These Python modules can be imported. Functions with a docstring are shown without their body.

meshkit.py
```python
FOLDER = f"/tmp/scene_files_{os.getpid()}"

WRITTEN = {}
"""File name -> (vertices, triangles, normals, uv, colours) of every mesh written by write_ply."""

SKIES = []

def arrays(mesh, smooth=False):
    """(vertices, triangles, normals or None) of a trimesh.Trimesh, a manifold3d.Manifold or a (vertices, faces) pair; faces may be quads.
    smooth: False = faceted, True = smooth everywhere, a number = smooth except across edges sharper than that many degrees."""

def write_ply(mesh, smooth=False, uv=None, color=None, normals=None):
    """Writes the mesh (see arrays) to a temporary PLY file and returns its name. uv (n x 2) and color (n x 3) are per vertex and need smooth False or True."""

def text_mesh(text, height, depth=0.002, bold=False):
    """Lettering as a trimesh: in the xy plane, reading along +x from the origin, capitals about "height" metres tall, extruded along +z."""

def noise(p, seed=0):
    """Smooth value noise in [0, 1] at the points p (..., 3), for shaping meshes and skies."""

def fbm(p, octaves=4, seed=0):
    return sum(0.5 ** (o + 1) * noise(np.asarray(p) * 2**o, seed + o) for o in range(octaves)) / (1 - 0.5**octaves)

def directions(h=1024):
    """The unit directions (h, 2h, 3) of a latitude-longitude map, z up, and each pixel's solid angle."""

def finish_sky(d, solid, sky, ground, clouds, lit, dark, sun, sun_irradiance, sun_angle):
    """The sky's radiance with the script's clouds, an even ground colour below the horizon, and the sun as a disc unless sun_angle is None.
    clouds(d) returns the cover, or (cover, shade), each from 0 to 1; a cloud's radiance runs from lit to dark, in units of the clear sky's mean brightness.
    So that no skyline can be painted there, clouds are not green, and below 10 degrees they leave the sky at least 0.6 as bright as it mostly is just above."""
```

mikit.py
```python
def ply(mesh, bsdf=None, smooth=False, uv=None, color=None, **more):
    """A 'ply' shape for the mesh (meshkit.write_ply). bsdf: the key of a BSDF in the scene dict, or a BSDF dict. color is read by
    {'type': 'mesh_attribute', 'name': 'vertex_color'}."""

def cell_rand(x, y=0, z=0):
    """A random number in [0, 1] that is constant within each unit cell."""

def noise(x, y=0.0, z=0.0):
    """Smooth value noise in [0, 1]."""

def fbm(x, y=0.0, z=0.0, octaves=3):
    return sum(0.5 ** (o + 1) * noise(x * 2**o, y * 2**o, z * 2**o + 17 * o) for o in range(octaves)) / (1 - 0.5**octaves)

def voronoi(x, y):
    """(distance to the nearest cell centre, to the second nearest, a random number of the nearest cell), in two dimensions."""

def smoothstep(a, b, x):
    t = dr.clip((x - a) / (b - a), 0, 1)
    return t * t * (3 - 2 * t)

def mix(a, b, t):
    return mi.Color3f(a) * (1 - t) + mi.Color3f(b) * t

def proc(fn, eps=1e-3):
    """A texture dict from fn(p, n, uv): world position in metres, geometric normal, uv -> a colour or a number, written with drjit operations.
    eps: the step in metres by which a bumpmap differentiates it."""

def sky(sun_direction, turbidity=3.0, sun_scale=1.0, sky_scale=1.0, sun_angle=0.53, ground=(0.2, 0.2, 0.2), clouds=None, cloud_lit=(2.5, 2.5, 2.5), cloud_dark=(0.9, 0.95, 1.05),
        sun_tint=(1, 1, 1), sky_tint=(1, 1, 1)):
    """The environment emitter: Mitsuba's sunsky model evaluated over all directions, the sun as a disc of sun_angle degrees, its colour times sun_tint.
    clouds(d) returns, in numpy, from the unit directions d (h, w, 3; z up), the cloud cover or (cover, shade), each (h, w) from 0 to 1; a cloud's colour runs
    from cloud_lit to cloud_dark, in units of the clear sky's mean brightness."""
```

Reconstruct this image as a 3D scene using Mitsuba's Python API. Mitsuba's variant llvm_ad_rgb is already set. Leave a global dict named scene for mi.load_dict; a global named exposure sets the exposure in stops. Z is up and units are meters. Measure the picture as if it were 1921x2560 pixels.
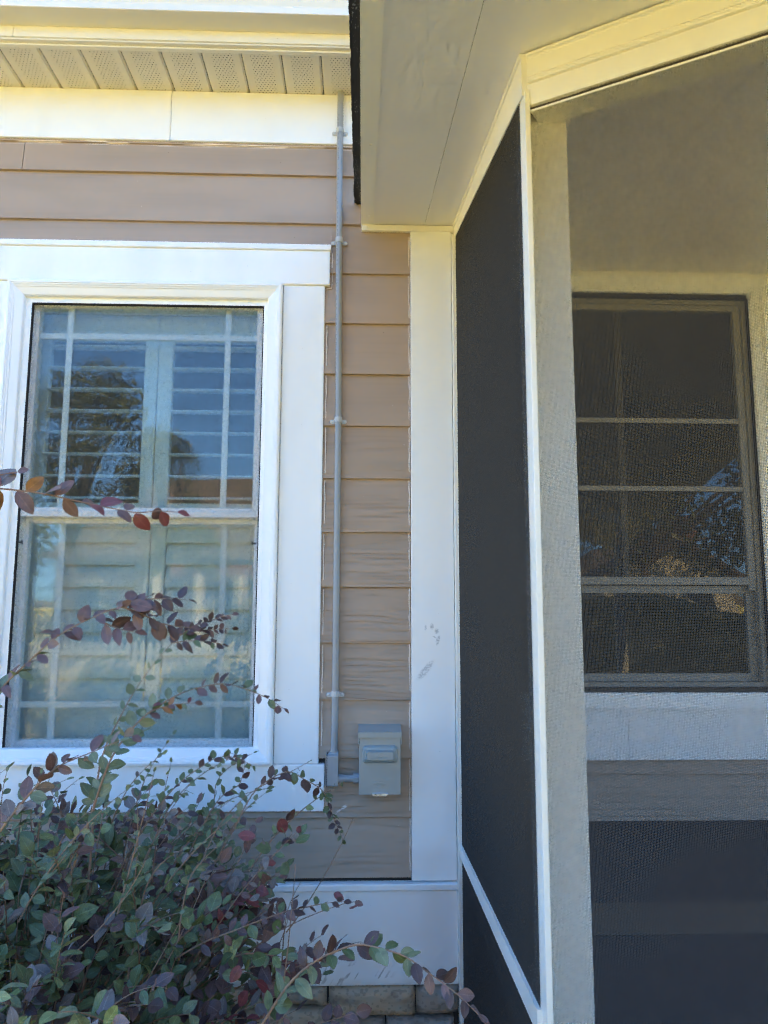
import math
import numpy as np
import drjit as dr
import mitsuba as mi
import trimesh
import mikit, meshkit
from mikit import noise, fbm, smoothstep, mix, cell_rand, voronoi, proc
from shapely.geometry import Polygon, Point

T = mi.ScalarTransform4f
scene, labels = {}, {}
rng = np.random.default_rng(7)

# ------------------------------------------------------------------ camera, sky, exposure
scene['camera'] = {'type': 'perspective', 'fov': 56.95, 'fov_axis': 'x', 'near_clip': 0.02, 'far_clip': 400.0,
                   'to_world': T().look_at(origin=[0, -2.311, 1.55], target=[0.0313257, -2.311 + 0.99157268, 1.55 + 0.1257073], up=[-0.00666844, -0.12555889, 0.99206376])}
scene['sky'] = mikit.sky([0.22, 0.62, 0.74], turbidity=3, ground=(0.3, 0.24, 0.14), sun_tint=(1.0, 0.93, 0.64), sky_tint=(0.68, 1.0, 1.30), sky_scale=1.3, sun_scale=1.2)
exposure = 3.60

# ------------------------------------------------------------------ materials
def C(r, g, b):
    return {'type': 'rgb', 'value': [r, g, b]}

def bsdf(key, color, rough=0.5, spec=0.5, bump=None, bscale=0.001, eps=1e-3, metallic=0.0, clearcoat=0.0):
    d = {'type': 'principled', 'base_color': color, 'roughness': rough, 'specular': spec, 'metallic': metallic}
    if clearcoat:
        d['clearcoat'] = clearcoat
    if bump is not None:
        d = {'type': 'bumpmap', 'scale': bscale, 'nested_texture': proc(bump, eps), 'nested_bsdf': d}
    scene['m_' + key] = {'type': 'twosided', 'bsdf': d}

def streak(p):
    return fbm(p.x * 9, p.y * 9, p.z * 2.2, 3)

def specks(p, freq, thr):
    r = cell_rand(dr.floor(p.x * freq), dr.floor(p.y * 3), dr.floor(p.z * freq))
    fx, fz = p.x * freq - dr.floor(p.x * freq) - 0.5, p.z * freq - dr.floor(p.z * freq) - 0.5
    q = cell_rand(dr.floor(p.x * freq), 7, dr.floor(p.z * freq))
    return dr.select((r > thr) & (dr.sqrt(fx * fx + fz * fz) < (0.022 + 0.05 * q * q) * freq / 42.0), 1.0, 0.0)

def white_fn(p, n, uv):
    c = mix((0.80, 0.805, 0.80), (0.72, 0.72, 0.70), smoothstep(0.5, 0.85, streak(p)) * 0.5)
    return mix(c, (0.35, 0.33, 0.29), specks(p, 42.0, 0.985) * 0.45)

def brush_fn(p, n, uv):
    return 0.5 * noise(p.x * 60, p.y * 60, p.z * 9) + 0.5 * fbm(p.x * 14, p.y * 14, p.z * 14, 2)

bsdf('white_paint', proc(white_fn), 0.42, 0.5, brush_fn, 0.0006)
bsdf('white_vinyl', C(0.82, 0.825, 0.82), 0.3, 0.5)

def blob(p, x, z, rx, rz, ang=0.0):
    c, s = math.cos(ang), math.sin(ang)
    u, v = (p.x - x) * c + (p.z - z) * s, -(p.x - x) * s + (p.z - z) * c
    return 1 - smoothstep(0.45, 1.0, dr.sqrt((u / rx) ** 2 + (v / rz) ** 2))

def corner_fn(p, n, uv):
    c = white_fn(p, n, uv)
    h = dr.maximum(blob(p, 0.207, 1.467, 0.006, 0.010), blob(p, 0.2275, 1.472, 0.008, 0.012))
    h = dr.maximum(h, blob(p, 0.243, 1.456, 0.009, 0.011))
    h = dr.maximum(h, blob(p, 0.247, 1.428, 0.008, 0.020, -0.25))
    h = dr.maximum(h, blob(p, 0.237, 1.437, 0.012, 0.0025, -0.5))
    h = dr.maximum(h, blob(p, 0.206, 1.333, 0.050, 0.014, 0.85) * 0.9)
    h = h * (0.25 + 0.75 * smoothstep(0.35, 0.6, fbm(p.x * 260, 0, p.z * 260, 2)))
    return mix(c, (0.30, 0.31, 0.32), h * 0.62)

bsdf('corner_paint', proc(corner_fn), 0.42, 0.5, brush_fn, 0.0006)

def skirt_fn(p, n, uv):
    c = white_fn(p, n, uv)
    u = p.x * 0.83 - (p.z - 0.42) * 0.55
    zone = smoothstep(-0.16, -0.09, p.x) * (1 - smoothstep(0.06, 0.12, p.x)) * (1 - smoothstep(0.45, 0.48, p.z))
    line = smoothstep(0.60, 0.72, noise(u * 170, p.z * 14)) * smoothstep(0.35, 0.6, noise(u * 40, p.z * 60))
    c = mix(c, (0.36, 0.35, 0.33), line * zone * 0.75)
    low = (1 - smoothstep(0.405, 0.43, p.z)) * fbm(p.x * 30, 0, p.z * 60, 2)
    return mix(c, (0.42, 0.38, 0.31), low * 0.5)

bsdf('skirt_paint', proc(skirt_fn), 0.45, 0.5, brush_fn, 0.0006)

Z0, EXPO = 0.7067, 0.178        # first lap line and board exposure

def siding_fn(p, n, uv):
    k = dr.floor((p.z - Z0) / EXPO)
    r = cell_rand(k, 3)
    c = mix((0.375, 0.279, 0.211), (0.415, 0.314, 0.241), r)
    c = mix(c, (0.32, 0.25, 0.185), smoothstep(0.55, 0.9, fbm(p.x * 3 + r * 40, 0, p.z * 11, 3)) * 0.5)
    c = mix(c, (0.12, 0.09, 0.07), specks(p, 36.0, 0.984) * 0.8)
    c = mix(c, (0.62, 0.55, 0.47), specks(p + mi.Vector3f(0.37, 0, 0.21), 52.0, 0.992) * 0.7)
    ch = dr.maximum(blob(p, -0.049, 0.9155, 0.013, 0.006, 0.5), blob(p, -0.066, 0.903, 0.016, 0.0045, 0.6) * 0.6)
    c = mix(c, (0.80, 0.78, 0.74), ch * smoothstep(0.3, 0.6, noise(p.x * 260, 0, p.z * 300)))
    c = mix(c, c * 0.80, (1 - grain_fn(p, n, uv)) * 0.45 * smoothstep(0.25, 0.6, noise(p.x * 2.1 + r * 9, 0, p.z * 13)))  # grain grooves darkened to stand in for their missing self-shadow
    rub = smoothstep(3.118, 3.13, p.z) * smoothstep(0.55, 0.7, noise(p.x * 13, 2, p.z * 240))
    return mix(c, (0.85, 0.74, 0.62), rub * 0.8)

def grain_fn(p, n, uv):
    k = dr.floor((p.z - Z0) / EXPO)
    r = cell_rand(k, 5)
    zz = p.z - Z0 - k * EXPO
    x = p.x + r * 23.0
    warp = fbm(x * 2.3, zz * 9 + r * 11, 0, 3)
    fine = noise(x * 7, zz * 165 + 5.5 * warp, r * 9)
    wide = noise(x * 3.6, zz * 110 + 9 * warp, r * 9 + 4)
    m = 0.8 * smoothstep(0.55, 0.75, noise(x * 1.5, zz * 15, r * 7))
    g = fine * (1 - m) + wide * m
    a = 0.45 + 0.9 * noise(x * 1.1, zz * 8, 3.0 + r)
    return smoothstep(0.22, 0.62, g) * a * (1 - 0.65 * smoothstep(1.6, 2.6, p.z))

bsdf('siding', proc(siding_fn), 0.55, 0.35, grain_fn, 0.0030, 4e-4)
bsdf('caulk', proc(lambda p, n, uv: mix((0.62, 0.54, 0.46), (0.78, 0.74, 0.68), noise(p.x * 200, p.y * 200, p.z * 200))), 0.5)
bsdf('dark_gap', C(0.02, 0.02, 0.022), 0.7, 0.2)
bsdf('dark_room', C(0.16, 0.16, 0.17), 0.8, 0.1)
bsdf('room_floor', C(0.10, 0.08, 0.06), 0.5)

def soffit_fn(p, n, uv):
    c = mi.Color3f(0.70, 0.66, 0.57)
    gx = (p.x + 0.1447) / 0.1305
    gx = (gx - dr.floor(gx)) * 0.1305
    inband = (gx > 0.030) & (gx < 0.102) & (p.y < -0.006) & (p.y > -0.196)
    row = dr.floor(p.y / 0.0098)
    fx = p.x / 0.0121 + 0.5 * (row - 2 * dr.floor(row / 2))
    dx, dy = (fx - dr.floor(fx) - 0.5) * 0.0121, (p.y / 0.0098 - row - 0.5) * 0.0098
    hole = dr.select(inband & (dx * dx + dy * dy < 0.0021 ** 2), 1.0, 0.0)
    c = mix(c, (0.60, 0.55, 0.46), fbm(p.x * 20, p.y * 20, 0, 2) * 0.4)
    return mix(c, (0.03, 0.025, 0.02), hole * 0.93)

bsdf('soffit', proc(soffit_fn), 0.5, 0.4)
bsdf('gutter_white', proc(lambda p, n, uv: mix(mix((0.78, 0.765, 0.70), (0.69, 0.66, 0.58), fbm(p.x * 4, p.y * 12, p.z * 12, 3)), (0.28, 0.24, 0.18), specks(p, 30.0, 0.985) * 0.8)), 0.4, 0.5)

def roofpanel_bump(p, n, uv):
    return noise(p.x * 120, p.y * 150, 0) * 0.75 + noise(p.x * 260 + 7, p.y * 300, 0) * 0.25

bsdf('roof_panel', proc(lambda p, n, uv: mix((0.78, 0.765, 0.765), (0.74, 0.72, 0.72), fbm(p.x * 2.2, p.y * 2.2, 0, 3))), 0.28, 0.6, roofpanel_bump, 0.0032, 8e-4)
bsdf('porch_metal', proc(lambda p, n, uv: mix((0.80, 0.785, 0.735), (0.74, 0.72, 0.66), fbm(p.x * 5, p.y * 5, p.z * 5, 2))), 0.33, 0.5)
bsdf('bronze_gap', C(0.05, 0.035, 0.028), 0.5)
bsdf('mesh_wire', C(0.085, 0.080, 0.078), 0.6, 0.15)
bsdf('side_wire', C(0.046, 0.043, 0.041), 0.6, 0.15)
bsdf('window_mesh_wire', C(0.09, 0.095, 0.10), 0.5, 0.4)
bsdf('shingle', proc(lambda p, n, uv: mix((0.022, 0.021, 0.021), (0.22, 0.21, 0.20), smoothstep(0.66, 0.8, noise(p.x * 500, p.y * 130, p.z * 420)) * smoothstep(0.5, 0.7, noise(p.x * 90, p.y * 14, p.z * 60)))), 0.85, 0.2,
     lambda p, n, uv: noise(p.x * 420, p.y * 420, p.z * 420), 0.0015)
bsdf('roof_shingle_brown', proc(lambda p, n, uv: mix((0.13, 0.10, 0.075), (0.22, 0.17, 0.13), cell_rand(dr.floor(p.x * 3), dr.floor(p.y * 6), 1))), 0.85, 0.2)

def conduit_fn(p, n, uv):
    c = mix((0.305, 0.32, 0.335), (0.265, 0.275, 0.29), fbm(p.x * 30, p.y * 30, p.z * 7, 3))
    pr = smoothstep(0.45, 0.6, noise(p.x * 10, 0, p.z * 130)) * dr.select(dr.abs(p.x + 0.0895) < 0.0014, 1.0, 0.0) * smoothstep(1.9, 2.3, p.z)
    return mix(mix(c, (0.16, 0.165, 0.18), pr * 0.7), (0.14, 0.14, 0.16), specks(p, 60.0, 0.975) * 0.6)

bsdf('conduit_grey', proc(conduit_fn), 0.33, 0.5)
bsdf('strap_grey', C(0.46, 0.47, 0.475), 0.35)
bsdf('box_grey', proc(lambda p, n, uv: mix((0.265, 0.305, 0.308), (0.240, 0.278, 0.284), fbm(p.x * 25, p.y * 25, p.z * 25, 3))), 0.3, 0.5, lambda p, n, uv: noise(p.x * 300, p.y * 300, p.z * 300), 0.00008)
bsdf('zinc', C(0.55, 0.56, 0.56), 0.3, 0.5, metallic=0.4)
bsdf('black_plastic', C(0.012, 0.012, 0.014), 0.4)
scene['m_glass'] = {'type': 'thindielectric', 'int_ior': 1.52, 'specular_transmittance': C(0.86, 0.93, 0.925)}
bsdf('sash_tan_dimmed', C(0.215, 0.205, 0.185), 0.45)  # tan sash, darkened to stand in for dimming by a window screen
scene['m_porch_glass'] = {'type': 'thindielectric', 'int_ior': 1.52, 'specular_reflectance': C(0.5, 0.5, 0.5)}
bsdf('muntin', C(0.72, 0.735, 0.74), 0.4)
bsdf('shutter_white', C(0.74, 0.75, 0.745), 0.38)
bsdf('deck_carpet', proc(lambda p, n, uv: mix((0.018, 0.019, 0.024), (0.034, 0.034, 0.038), fbm(p.x * 40, p.y * 40, p.z * 40, 3))), 0.95, 0.1)
bsdf('deck_strip', proc(lambda p, n, uv: mix((0.055, 0.046, 0.038), (0.075, 0.062, 0.05), fbm(p.x * 6, p.y * 60, 0, 3))), 0.8, 0.2)
bsdf('shaded_muntin', C(0.055, 0.05, 0.045), 0.9, 0.1)  # upright muntin of the porch window, its shade put into the dark colour

def stone_fn(p, n, uv):
    s = uv.x
    t = mix((0.46, 0.36, 0.25), (0.34, 0.275, 0.215), smoothstep(0.2, 0.8, s))
    t = mix(t, (0.42, 0.385, 0.35), smoothstep(0.7, 1.0, cell_rand(dr.floor(s * 977), 2)) * 0.8)
    v = fbm(p.x * 14 + s * 50, p.y * 14, p.z * 22, 4)
    t = mix(t, (0.14, 0.105, 0.08), smoothstep(0.52, 0.75, v) * 0.6)
    t = mix(t, (0.36, 0.34, 0.30), smoothstep(0.55, 0.75, fbm(p.x * 30 + s * 90, p.y * 30, p.z * 8, 3)) * 0.45)
    return mix(t, (0.10, 0.09, 0.085), smoothstep(0.6, 0.72, noise(p.x * 120, p.y * 120, p.z * 120)) * 0.35)

bsdf('stone', proc(stone_fn), 0.8, 0.25, lambda p, n, uv: fbm(p.x * 45, p.y * 45, p.z * 60, 4), 0.009)
bsdf('mortar', C(0.06, 0.055, 0.05), 0.9, 0.1)

PAL = [(0.104, 0.132, 0.054), (0.170, 0.190, 0.098), (0.205, 0.235, 0.085), (0.150, 0.080, 0.070), (0.072, 0.036, 0.032), (0.18, 0.044, 0.045), (0.28, 0.12, 0.04), (0.26, 0.26, 0.09), (0.205, 0.155, 0.130)]

def leaf_fn(p, n, uv):
    k = dr.floor(uv.x)
    u, v = uv.x - k, uv.y
    c = mi.Color3f(PAL[0])
    for i in range(1, len(PAL)):
        c = dr.select(dr.abs(k - i) < 0.5, mi.Color3f(PAL[i]), c)
    a = dr.abs(u - 0.5) * 2
    mid = 1 - smoothstep(0.0, 0.10, a)
    s = v * 7.5 - a * 1.9
    side = 1 - smoothstep(0.0, 0.16, dr.abs(s - dr.floor(s) - 0.5))
    c = mix(c, c * 1.7 + mi.Color3f(0.015, 0.018, 0.008), mid * 0.65)
    c = mix(c, c * 0.72, side * 0.6)
    c = mix(c, c * 0.6, smoothstep(0.5, 0.8, fbm(p.x * 110, p.y * 110, p.z * 110, 2)) * 0.7)
    return mix(c, mi.Color3f(0.13, 0.13, 0.08), smoothstep(0.90, 1.0, a) * 0.3)

def leaf_bump(p, n, uv):
    u, v = uv.x - dr.floor(uv.x), uv.y
    a = dr.abs(u - 0.5) * 2
    s = v * 7.5 - a * 1.9
    return dr.abs(s - dr.floor(s) - 0.5) * (1 - a * 0.5)

scene['m_leaf'] = {'type': 'twosided', 'bsdf': {'type': 'bumpmap', 'scale': 0.0012, 'nested_texture': proc(leaf_bump, 6e-4), 'nested_bsdf': {'type': 'principled', 'base_color': proc(leaf_fn), 'roughness': 0.38, 'specular': 0.55, 'sheen': 0.3}}}
bsdf('stem', proc(lambda p, n, uv: mix((0.22, 0.10, 0.06), (0.30, 0.20, 0.13), fbm(p.x * 40, p.y * 40, p.z * 40, 2))), 0.6)
bsdf('lawn', proc(lambda p, n, uv: mix(mix((0.50, 0.415, 0.130), (0.43, 0.37, 0.11), fbm(p.x * 0.6, p.y * 0.6, 0, 3)), (0.25, 0.20, 0.09), smoothstep(0.55, 0.8, fbm(p.x * 9, p.y * 9, 0, 3)))), 0.9, 0.1)
bsdf('mulch', proc(lambda p, n, uv: mix((0.20, 0.115, 0.06), (0.36, 0.22, 0.11), fbm(p.x * 30, p.y * 30, 0, 3))), 0.9, 0.1)
bsdf('concrete', proc(lambda p, n, uv: mix((0.36, 0.34, 0.31), (0.28, 0.265, 0.24), fbm(p.x * 6, p.y * 6, 0, 3))), 0.8, 0.2)
bsdf('tree_leaf', proc(lambda p, n, uv: mix((0.045, 0.062, 0.018), (0.16, 0.16, 0.045), noise(p.x * 5, p.y * 5, p.z * 5))), 0.5)
bsdf('hedge_leaf', proc(lambda p, n, uv: mix((0.07, 0.11, 0.025), (0.24, 0.26, 0.07), noise(p.x * 9, p.y * 9, p.z * 9))), 0.5)
bsdf('dark_leaf', proc(lambda p, n, uv: mix((0.012, 0.018, 0.008), (0.03, 0.04, 0.014), noise(p.x * 9, p.y * 9, p.z * 9))), 0.6)
bsdf('palm_leaf', proc(lambda p, n, uv: mix((0.09, 0.13, 0.035), (0.27, 0.26, 0.11), noise(p.x * 7, p.y * 7, p.z * 7))), 0.5)
bsdf('bark', proc(lambda p, n, uv: mix((0.10, 0.075, 0.055), (0.22, 0.18, 0.14), noise(p.x * 20, p.y * 20, p.z * 5))), 0.9, 0.1)
bsdf('cream_wall', C(0.62, 0.55, 0.43), 0.7, 0.3)
bsdf('taupe_wall', C(0.15, 0.13, 0.105), 0.7, 0.3)
bsdf('terracotta', C(0.26, 0.13, 0.085), 0.7, 0.2)
bsdf('dark_glass', C(0.04, 0.045, 0.05), 0.15, 0.5)
bsdf('picket_white', C(0.46, 0.45, 0.42), 0.5)

# ------------------------------------------------------------------ helpers
def numbered(k):
    if k not in scene and k not in labels:
        return k
    i = 1
    while f'{k}_{i:03d}' in scene or f'{k}_{i:03d}' in labels:
        i += 1
    return f'{k}_{i:03d}'

def thing(name, label, category, group=None, kind=None):
    k = numbered(name)
    labels[k] = {'label': label, 'category': category}
    if group:
        labels[k]['group'] = group
    if kind:
        labels[k]['kind'] = kind
    return k

def part(name, mesh, m, parent=None, label=None, smooth=30, kind=None, uv=None):
    k = numbered(f'{parent}__{name}' if parent else name)
    scene[k] = mikit.ply(mesh, 'm_' + m, smooth=smooth, uv=uv)
    if label or kind:
        labels[k] = {}
        if label:
            labels[k]['label'] = label
        if kind:
            labels[k]['kind'] = kind
    return k

_CUBE = {}
def box(x0, x1, y0, y1, z0, z1, b=0.0015):
    b = min(b, 0.3 * min(x1 - x0, y1 - y0, z1 - z0))
    if not _CUBE:
        pts = []
        for s in np.ndindex(2, 2, 2):
            for a in range(3):
                pts.append([*s, a])
        base = []
        for sx, sy, sz, a in pts:
            q = np.array([sx, sy, sz]) * 2.0 - 1
            q2 = q.copy() * 0.8
            q2[a] = q[a]
            base.append(q2)
        h = trimesh.convex.convex_hull(np.array(base))
        _CUBE['v'], _CUBE['f'] = np.sign(h.vertices), h.faces.copy()
        _CUBE['i'] = (np.abs(h.vertices) < 0.9).astype(float)
    s, i = _CUBE['v'], _CUBE['i']
    c, e = np.array([x0 + x1, y0 + y1, z0 + z1]) / 2, np.array([x1 - x0, y1 - y0, z1 - z0]) / 2
    return trimesh.Trimesh(c + s * (e - i * b), _CUBE['f'], process=False)

def cat(ms):
    return trimesh.util.concatenate(ms)

def prism(poly, axis, a0, a1):
    """poly: 2-D points extruded along axis from a0 to a1; poly gives the other two axes in order."""
    m = trimesh.creation.extrude_polygon(Polygon(poly), 1.0, engine='earcut')
    v = np.array(m.vertices)
    w = a0 + v[:, 2] * (a1 - a0)
    o = {'x': (w, v[:, 0], v[:, 1]), 'y': (v[:, 0], w, v[:, 1]), 'z': (v[:, 0], v[:, 1], w)}[axis]
    m = trimesh.Trimesh(np.stack(o, 1), m.faces, process=False)
    if m.volume < 0:
        m.invert()
    return m

def tube(pts, r, sides=8, cap=True):
    p = np.asarray(pts, float)
    r = np.broadcast_to(np.asarray(r, float), (len(p),))
    t = np.gradient(p, axis=0)
    t /= np.linalg.norm(t, axis=1, keepdims=True) + 1e-12
    ref = np.array([0.31, 0.83, 0.46])
    a = np.cross(t, ref)
    a /= np.linalg.norm(a, axis=1, keepdims=True) + 1e-12
    b = np.cross(t, a)
    ang = np.arange(sides) * 2 * np.pi / sides
    v = p[:, None] + r[:, None, None] * (np.cos(ang)[None, :, None] * a[:, None] + np.sin(ang)[None, :, None] * b[:, None])
    v = v.reshape(-1, 3)
    f = []
    for i in range(len(p) - 1):
        for j in range(sides):
            q = [i * sides + j, i * sides + (j + 1) % sides, (i + 1) * sides + (j + 1) % sides, (i + 1) * sides + j]
            f += [[q[0], q[1], q[2]], [q[0], q[2], q[3]]]
    if cap:
        v = np.vstack([v, p[0], p[-1]])
        n = len(v)
        for j in range(sides):
            f += [[n - 2, (j + 1) % sides, j], [n - 1, (len(p) - 1) * sides + j, (len(p) - 1) * sides + (j + 1) % sides]]
    return trimesh.Trimesh(v, np.array(f), process=False)

def spline(pts, n):
    p = np.asarray(pts, float)
    d = np.r_[0, np.cumsum(np.linalg.norm(np.diff(p, axis=0), axis=1))]
    from scipy.interpolate import PchipInterpolator
    return PchipInterpolator(d, p, axis=0)(np.linspace(0, d[-1], n)), d[-1]

def wires(o, u, v, lu, lv, pitch, r):
    """Insect screen: square wires along u and along v in the plane o + s u + t v."""
    o, u, v = (np.asarray(x, float) for x in (o, u, v))
    n = np.cross(u, v)
    n /= np.linalg.norm(n)
    vs, fs, k = [], [], 0
    quad = np.array([[0, 1, 5], [0, 5, 4], [1, 2, 6], [1, 6, 5], [2, 3, 7], [2, 7, 6], [3, 0, 4], [3, 4, 7]])
    for (a, b, la, lb, off) in ((u, v, lu, lv, 0.0), (v, u, lv, lu, 0.0)):
        c = np.arange(pitch / 2, lb, pitch)
        cr = np.array([(-1, 0), (0, -1), (1, 0), (0, 1)])
        cross = cr[:, :1] * b * r + cr[:, 1:] * n * r
        start = o + c[:, None, None] * b + cross[None]
        allv = np.concatenate([start, start + a * la], axis=1)
        vs.append(allv.reshape(-1, 3))
        fs.append((quad[None] + (np.arange(len(c)) * 8)[:, None, None]).reshape(-1, 3) + k)
        k += len(c) * 8
    return trimesh.Trimesh(np.vstack(vs), np.vstack(fs), process=False)

def dome(c, r, h, axis, seg=10):
    m = trimesh.creation.icosphere(subdivisions=2, radius=1.0)
    s = np.array([r, r, r], float)
    s['xyz'.index(axis)] = h
    m.vertices = np.array(m.vertices) * s + np.asarray(c, float)
    return m

def rounded(x0, x1, z0, z1, r):
    return Polygon([(x0, z0), (x1, z0), (x1, z1), (x0, z1)]).buffer(-r).buffer(r, quad_segs=6)

def frame_sides(rect, prof):
    """Four mitred mouldings round rect = (x0, x1, z0, z1). prof: (inset, y) from the outer edge inwards."""
    x0, x1, z0, z1 = rect
    out = []
    def ring(u, y):
        return np.array([[x0 + u, y, z0 + u], [x1 - u, y, z0 + u], [x1 - u, y, z1 - u], [x0 + u, y, z1 - u]])
    rings = [ring(*q) for q in prof]
    for k in range(4):
        a = np.array([[R[k], R[(k + 1) % 4]] for R in rings])
        v = a.reshape(-1, 3)
        f = []
        for i in range(len(rings) - 1):
            q = [2 * i, 2 * i + 1, 2 * i + 3, 2 * i + 2]
            f += [[q[0], q[1], q[2]], [q[0], q[2], q[3]]]
        out.append(trimesh.Trimesh(v, np.array(f), process=False))
    return out

# ------------------------------------------------------------------ ground
labels['lawn'] = {'kind': 'structure', 'label': 'dry tan lawn in front of the house', 'category': 'lawn'}
g = trimesh.Trimesh([[-150, -160, 0], [150, -160, 0], [150, 140, 0], [-150, 140, 0]], [[0, 1, 2], [0, 2, 3]], process=False)
scene['lawn'] = mikit.ply(g, 'm_lawn')
labels['planting_bed'] = {'kind': 'structure', 'label': 'brown mulch bed along the house wall', 'category': 'ground'}
th = np.linspace(0, 1, 40)
edge = np.stack([-4.6 + th * 4.9, -1.75 - 0.12 * np.sin(th * 9) - 0.05 * np.sin(th * 23)], 1)
bed = trimesh.creation.extrude_polygon(Polygon(list(map(tuple, edge)) + [(0.3, 0.02), (-4.6, 0.02)]), 0.03, engine='earcut')
bed.apply_translation([0, 0, 0.004])
scene['planting_bed'] = mikit.ply(bed, 'm_mulch')

# ------------------------------------------------------------------ the house
H = thing('house', 'tan lap-sided house wall with white trim, shuttered window and stone base', 'house')
XL, XR = -4.5, 6.0
WIN = (-1.155, -0.30, 1.06, 2.585)       # rough openings
WIN2 = (0.575, 1.645, 1.21, 2.845)
part('wall', cat([box(XL, WIN[0], 0.012, 0.16, 0, 3.45, 0), box(WIN[0], WIN[1], 0.012, 0.16, 0, WIN[2], 0), box(WIN[0], WIN[1], 0.012, 0.16, WIN[3], 3.45, 0), box(WIN[1], 0.302, 0.012, 0.16, 0, 3.45, 0)]), 'mortar', H, smooth=False)
part('return_wall', box(0.20, 0.3020, 0.1605, 0.69, 0, 3.0, 0), 'mortar', H, smooth=False)
part('porch_wall', cat([box(0.3022, WIN2[0], 0.5425, 0.69, 0, 3.0, 0), box(WIN2[0], WIN2[1], 0.5425, 0.69, 0, WIN2[2], 0), box(WIN2[0], WIN2[1], 0.5425, 0.69, WIN2[3], 3.0, 0), box(WIN2[1], XR, 0.5425, 0.69, 0, 3.0, 0)]), 'mortar', H, smooth=False)
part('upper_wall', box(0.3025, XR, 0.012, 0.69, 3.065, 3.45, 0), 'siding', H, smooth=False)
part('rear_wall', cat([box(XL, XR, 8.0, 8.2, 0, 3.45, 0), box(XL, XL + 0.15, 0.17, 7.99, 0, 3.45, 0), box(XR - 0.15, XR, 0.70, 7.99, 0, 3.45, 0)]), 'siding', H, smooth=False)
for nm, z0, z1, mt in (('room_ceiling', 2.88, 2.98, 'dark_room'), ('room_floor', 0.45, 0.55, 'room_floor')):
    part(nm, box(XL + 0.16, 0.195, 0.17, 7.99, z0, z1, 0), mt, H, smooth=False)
    part(nm, box(0.205, XR - 0.16, 0.70, 7.99, z0, z1, 0), mt, H, smooth=False)
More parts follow.
